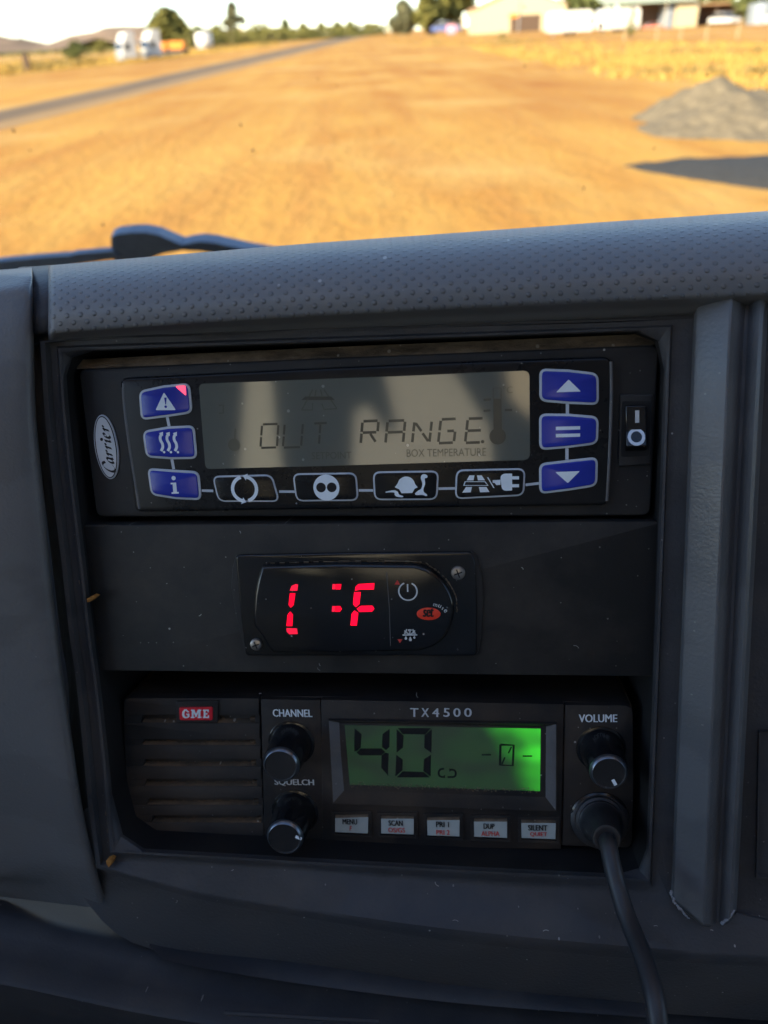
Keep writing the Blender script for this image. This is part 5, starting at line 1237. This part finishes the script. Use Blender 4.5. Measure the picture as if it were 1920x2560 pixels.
# rounded white tank on a stand
p, s = base(513, 122); t = wroot('water_tank', p, 'round white tank standing alone beside the road', 'tank'); r = 21 * s; h = HV(42, s)
b = MB(); b.lathe(Vector((0, 0, .25 * h)), [(r * 1000 * .9, 0), (r * 1000, h * 60), (r * 1000, h * 560), (r * 900, h * 680), (r * 500, h * 760), (10, h * 780)], 32); wpart(b, 'vessel', white, t)
b = MB(); b.lathe(Vector((0, 0, 0)), [(r * 1000 * .92, 0), (r * 1000 * .92, h * 250)], 32); wpart(b, 'stand', metal, t)
b = MB(); b.lathe(Vector((0, 0, h * 1.02)), [(r * 250, 0), (r * 250, h * 40), (10, h * 50)], 20); wpart(b, 'lid', metal, t)
def sign(px, py, wpx, hpx, post, lab):
    p, s = base(px, py); t = wroot('road_sign', p, lab, 'sign'); b = MB(); b.tube([(0, 0, 0), (0, 0, HV(post + hpx, s))], .05, 8); wpart(b, 'post', metal, t)
    b = MB(); w_ = wpx * s / 2; z0 = HV(post, s); z1 = HV(post + hpx, s); b.box((-w_, -.09, z0), (w_, -.06, z1)); wpart(b, 'panel', cream, t, bevel=.02)
sign(599, 104, 26, 24, 12, 'pale road sign on a post before the tall sparse tree')
def car(p, rz, lab, paint, k=1.0, group=None, name='car'):
    t = wroot(name, p, lab, 'car', group, rz)
    prof = [(-2.1, .45), (-2.15, .85), (-1.2, 1.0), (2.1, 1.02), (2.15, .45)]; gh = [(-1.15, 1.0), (-.45, 1.5), (1.2, 1.52), (1.95, 1.02)]
    def ext(pr, hw, nm, mt, bv=.05):
        n = len(pr); L_ = [Vector((-hw * k, y * k, z * k)) for y, z in pr]; R_ = [Vector((hw * k, y * k, z * k)) for y, z in pr]; b = MB()
        b.add(L_ + R_, [list(range(n))[::-1], list(range(n, 2 * n))] + [[i, (i + 1) % n, n + (i + 1) % n, n + i] for i in range(n)]); return wpart(b, nm, mt, t, bevel=bv)
    ext(prof, .9, 'body', paint); ext(gh, .78, 'cabin', darkglass); ext([(-.4, 1.5), (-.4, 1.56), (1.2, 1.58), (1.2, 1.52)], .76, 'roof', paint, .01)
    for s_ in (-1, 1):
        for y in (-1.3, 1.3): wheel((.82 * s_ * k, y * k, .33 * k), .33 * k, .2 * k, t)
        b = MB(); b.box(((.62 * s_ - .16) * k, -2.19 * k, .66 * k), ((.62 * s_ + .16) * k, -2.14 * k, .8 * k)); wpart(b, 'headlight', white, t)
    return t
for (px, py, lab) in ((815, 96, 'distant white car on the road, nearer of two'), (848, 86, 'distant white car on the road, farther of two')):
    p, s = base(px, py); car(p, .05, lab, white, max(1, 26 * s / 1.9), 'distant white cars on the road')
p, s = base(1118, 86); car(p, rad(70), 'blue car parked left of the cream gabled shed', bluep, 76 * s / 4.3 * 1.0)
b = MB(); p, s = base(1128, 92); t = wroot('roadside_board', p, 'small pink board standing before the blue car', 'board'); b.box((-11 * s, -.05, HV(8, s)), (11 * s, .05, HV(30, s))); wpart(b, 'panel', pinkp, t); b = MB(); b.tube([(0, .07, 0), (0, .07, HV(28, s))], .06, 8); wpart(b, 'post', metal, t)
b = MB(); p, s = base(1146, 82); t = wroot('caravan', p, 'small cream box van behind the pink board', 'van'); w_ = 14 * s; h = HV(36, s); b.box((-w_, 0, h * .25), (w_, 3.5, h)); wpart(b, 'body', cream, t, bevel=.2)
for x_ in (-.7, .7): wheel((w_ * x_, .8, .45), .45, .25, t)
b = MB(); b.box((-w_ * .7, -.03, h * .55), (w_ * .7, -.005, h * .85)); wpart(b, 'window', darkglass, t)
# cream gabled shed
def frontbox(x0, x1, yb, ytop, depth, mat, name, lab, cat):
    """a box whose front spans two ground pixels; returns root, width, height"""
    pa, sa = base(x0, yb); pb, sb = base(x1, yb - .054 * (x1 - x0)); pb = pa + (pb - pa)
    d = Vector((pb.x - pa.x, 0, 0)); s = (sa + sb) / 2
    t = wroot(name, pa, lab, cat); return t, (x1 - x0) * sa, HV(yb - ytop, sa), sa
t, w_, h, s = frontbox(1186, 1412, 86, 24, 12, cream, 'shed', 'large cream gabled shed with brown door opening', 'shed')
D_ = 16; rg = h + w_ * .17
b = MB(); L_ = [Vector(v) for v in ((0, 0, 0), (w_, 0, 0), (w_, 0, h), (w_ * .5, 0, rg), (0, 0, h))]; n = 5; R_ = [v + Vector((0, D_, 0)) for v in L_]
b.add(L_ + R_, [list(range(n)), list(range(n, 2 * n))[::-1], [1, 0, 5, 6], [0, 4, 9, 5], [2, 1, 6, 7]]); wpart(b, 'wall', cream, t)
for sg_ in (0, 1):
    a = Vector((-.4, -.5, h - .12)) if sg_ == 0 else Vector((w_ + .4, -.5, h - .12)); r_ = Vector((w_ * .5, -.5, rg + .06)); b = MB(); e = Vector((0, D_ + 1, 0)); u3 = Vector((0, 0, .22))
    q = [a, r_, r_ + e, a + e]; b.hexa(q + [v + u3 for v in q] if sg_ == 0 else [q[3], q[2], q[1], q[0]] + [v + u3 for v in [q[3], q[2], q[1], q[0]]]); wpart(b, 'roof', redbrown, t)
b = MB(); x0 = (1275 - 1186) * s; x1 = (1350 - 1186) * s; b.box((x0, -.08, 0), (x1, -.01, HV(42, s))); wpart(b, 'door', rust, t)
b = MB(); x0 = (1296 - 1186) * s; b.tube([(x0, -.2, 0), (x0, -.2, h * 1.25)], .18, 8); wpart(b, 'downpipe', metal, t)
b = MB(); x0 = (1272 - 1186) * s; b.box((x0, -.3, HV(36, s)), (x0 + 24 * s, -.1, HV(46, s))); wpart(b, 'awning', orange, t)
# two white caravans in front
for (xa, xb, yb, yt, lab) in ((1352, 1458, 92, 32, 'long white caravan right of the brown shed door'), (1472, 1572, 84, 26, 'white caravan with rounded end left of the slim olive shrub')):
    t, w_, h, s = frontbox(xa, xb, yb, yt, 3, white, 'caravan', lab, 'caravan')
    t.location.y -= 6; t.location.x *= 1
    b = MB(); pr = rounded([(0, h * .16), (w_, h * .16), (w_, h), (0, h)], [200, 200, 900, 900]); n = len(pr)
    L_ = [Vector((p_.x, 0, p_.y)) for p_ in pr]; R_ = [Vector((p_.x, 2.5, p_.y)) for p_ in pr]
    b.add(L_ + R_, [list(range(n)), list(range(n, 2 * n))[::-1]] + [[(i + 1) % n, i, n + i, n + (i + 1) % n] for i in range(n)]); wpart(b, 'body', white, t)
    for x_ in (.42, .56):
        b = MB(); b.lathe(Vector((w_ * x_, -.05, .38)), [(200, 0), (380, 20), (380, 180), (200, 200)], 18, axis=(0, 1, 0)); wpart(b, 'wheel', tyre, t)
    b = MB(); b.box((w_ * .1, .2, .02), (w_ * .14, .5, h * .16)); wpart(b, 'leg', metal, t)
# veranda shed with a pale green roof
t, w_, h, s = frontbox(1520, 1745, 78, 8, 8, greyw, 'veranda_shed', 'low shed with pale green roof and a cream end wall', 'shed')
b = MB(); q = [Vector((-w_ * .1, -2.5, h * .92)), Vector((w_ * .9, -2.5, h * .92)), Vector((w_ * .9, 6, h * 1.25)), Vector((-w_ * .1, 6, h * 1.25))]; b.hexa(q + [v + Vector((0, 0, .18)) for v in q]); wpart(b, 'roof', greenroof, t)
b = MB(); b.box((w_ * .3, 3.0, 0), (w_, 3.2, h * .95)); wpart(b, 'rear_wall', rust, t)
b = MB(); b.box((w_ * .60, -.4, 0), (w_ * .71, 3.0, h * .86)); wpart(b, 'partition', greyw, t)
b = MB(); b.box((w_ * .72, -1.0, 0), (w_ * .96, 3.0, h * .90)); wpart(b, 'end_wall', cream, t)
for x_ in (-.08, .28, .58):
    b = MB(); b.tube([(w_ * x_, -2.3, 0), (w_ * x_, -2.3, h * .93)], .09, 8); wpart(b, 'post', cream, t)
p, s = base(1632, 78); car(p + Vector((0, -.5, 0)), rad(80), 'salmon red car under the pale green roof', salmon, 44 * s / 4.3 * 1.1)
# brown open sheds at the right edge with a white car, and a silver tank
t, w_, h, s = frontbox(1738, 1872, 66, 14, 8, rust, 'open_shed', 'brown open-fronted shed behind the wire fence', 'shed')
b = MB(); b.box((0, 4, 0), (w_, 4.2, h)); wpart(b, 'rear_wall', rust, t); b = MB(); b.box((-.4, -1, h), (w_ + .4, 4.6, h + .25)); wpart(b, 'roof', redbrown, t)
for x_ in (0, .33, .66, .98):
    b = MB(); b.box((w_ * x_, -.6, 0), (w_ * x_ + .25, -.35, h)); wpart(b, 'post', rust, t)
p, s = base(1812, 66); car(p + Vector((0, .5, 0)), rad(20), 'white car parked in the brown open shed', white, 54 * s / 2.9)
p, s = base(1900, 60); t = wroot('water_tank', p, 'silver round water tank at the right edge of the yard', 'tank'); r = 34 * s; h = HV(56, s)
b = MB(); b.lathe(Vector((0, 0, 0)), [(r * 1000, 0), (r * 1000, h * 900), (r * 970, h * 920), (r * 100, h * 1000), (10, h * 1002)], 40); wpart(b, 'vessel', plain('corrugated_steel', (.22, .25, .27), .45, .5, .3), t)
b = MB(); b.lathe(Vector((0, -r - .05, h * .2)), [(r * 260, 0), (r * 250, 60), (10, 80)], 20, axis=(0, -1, 0)); wpart(b, 'hatch', white, t)
# wire fence
t0, _ = base(1740, 100); t = wroot('wire_fence', t0, 'thin wire fence with pale posts before the right-hand sheds', 'fence'); pts = []
for px, py in ((1560, 104), (1640, 102), (1700, 101), (1764, 100), (1842, 98), (1930, 95), (2020, 92)):
    q, s = base(px, py); q = q - t0; pts.append(q); b = MB(); b.tube([q, q + Vector((0, 0, HV(46, s)))], .035, 6); wpart(b, 'post', cream, t)
b = MB()
for z in (.35, .7, 1.05): b.tube([q + Vector((0, 0, z)) for q in pts], .006, 5)
wpart(b, 'wire', metal, t)
p, s = base(72, 180); t = wroot('roadside_post', p, 'short brown timber post in the grass below the left hills', 'post')
b = MB(); w_ = 6.5 * s; h = HV(44, s); b.box((-w_, -w_, 0), (w_, w_, h)); wpart(b, 'shaft', rust, t, bevel=w_ * .25); b = MB(); b.hexa([Vector(v) for v in ((-w_ * 1.2, -w_ * 1.2, h), (w_ * 1.2, -w_ * 1.2, h), (w_ * 1.2, w_ * 1.2, h), (-w_ * 1.2, w_ * 1.2, h), (-w_ * .6, -w_ * .6, h * 1.08), (w_ * .6, -w_ * .6, h * 1.08), (w_ * .6, w_ * .6, h * 1.08), (-w_ * .6, w_ * .6, h * 1.08))]); wpart(b, 'cap', rust, t)
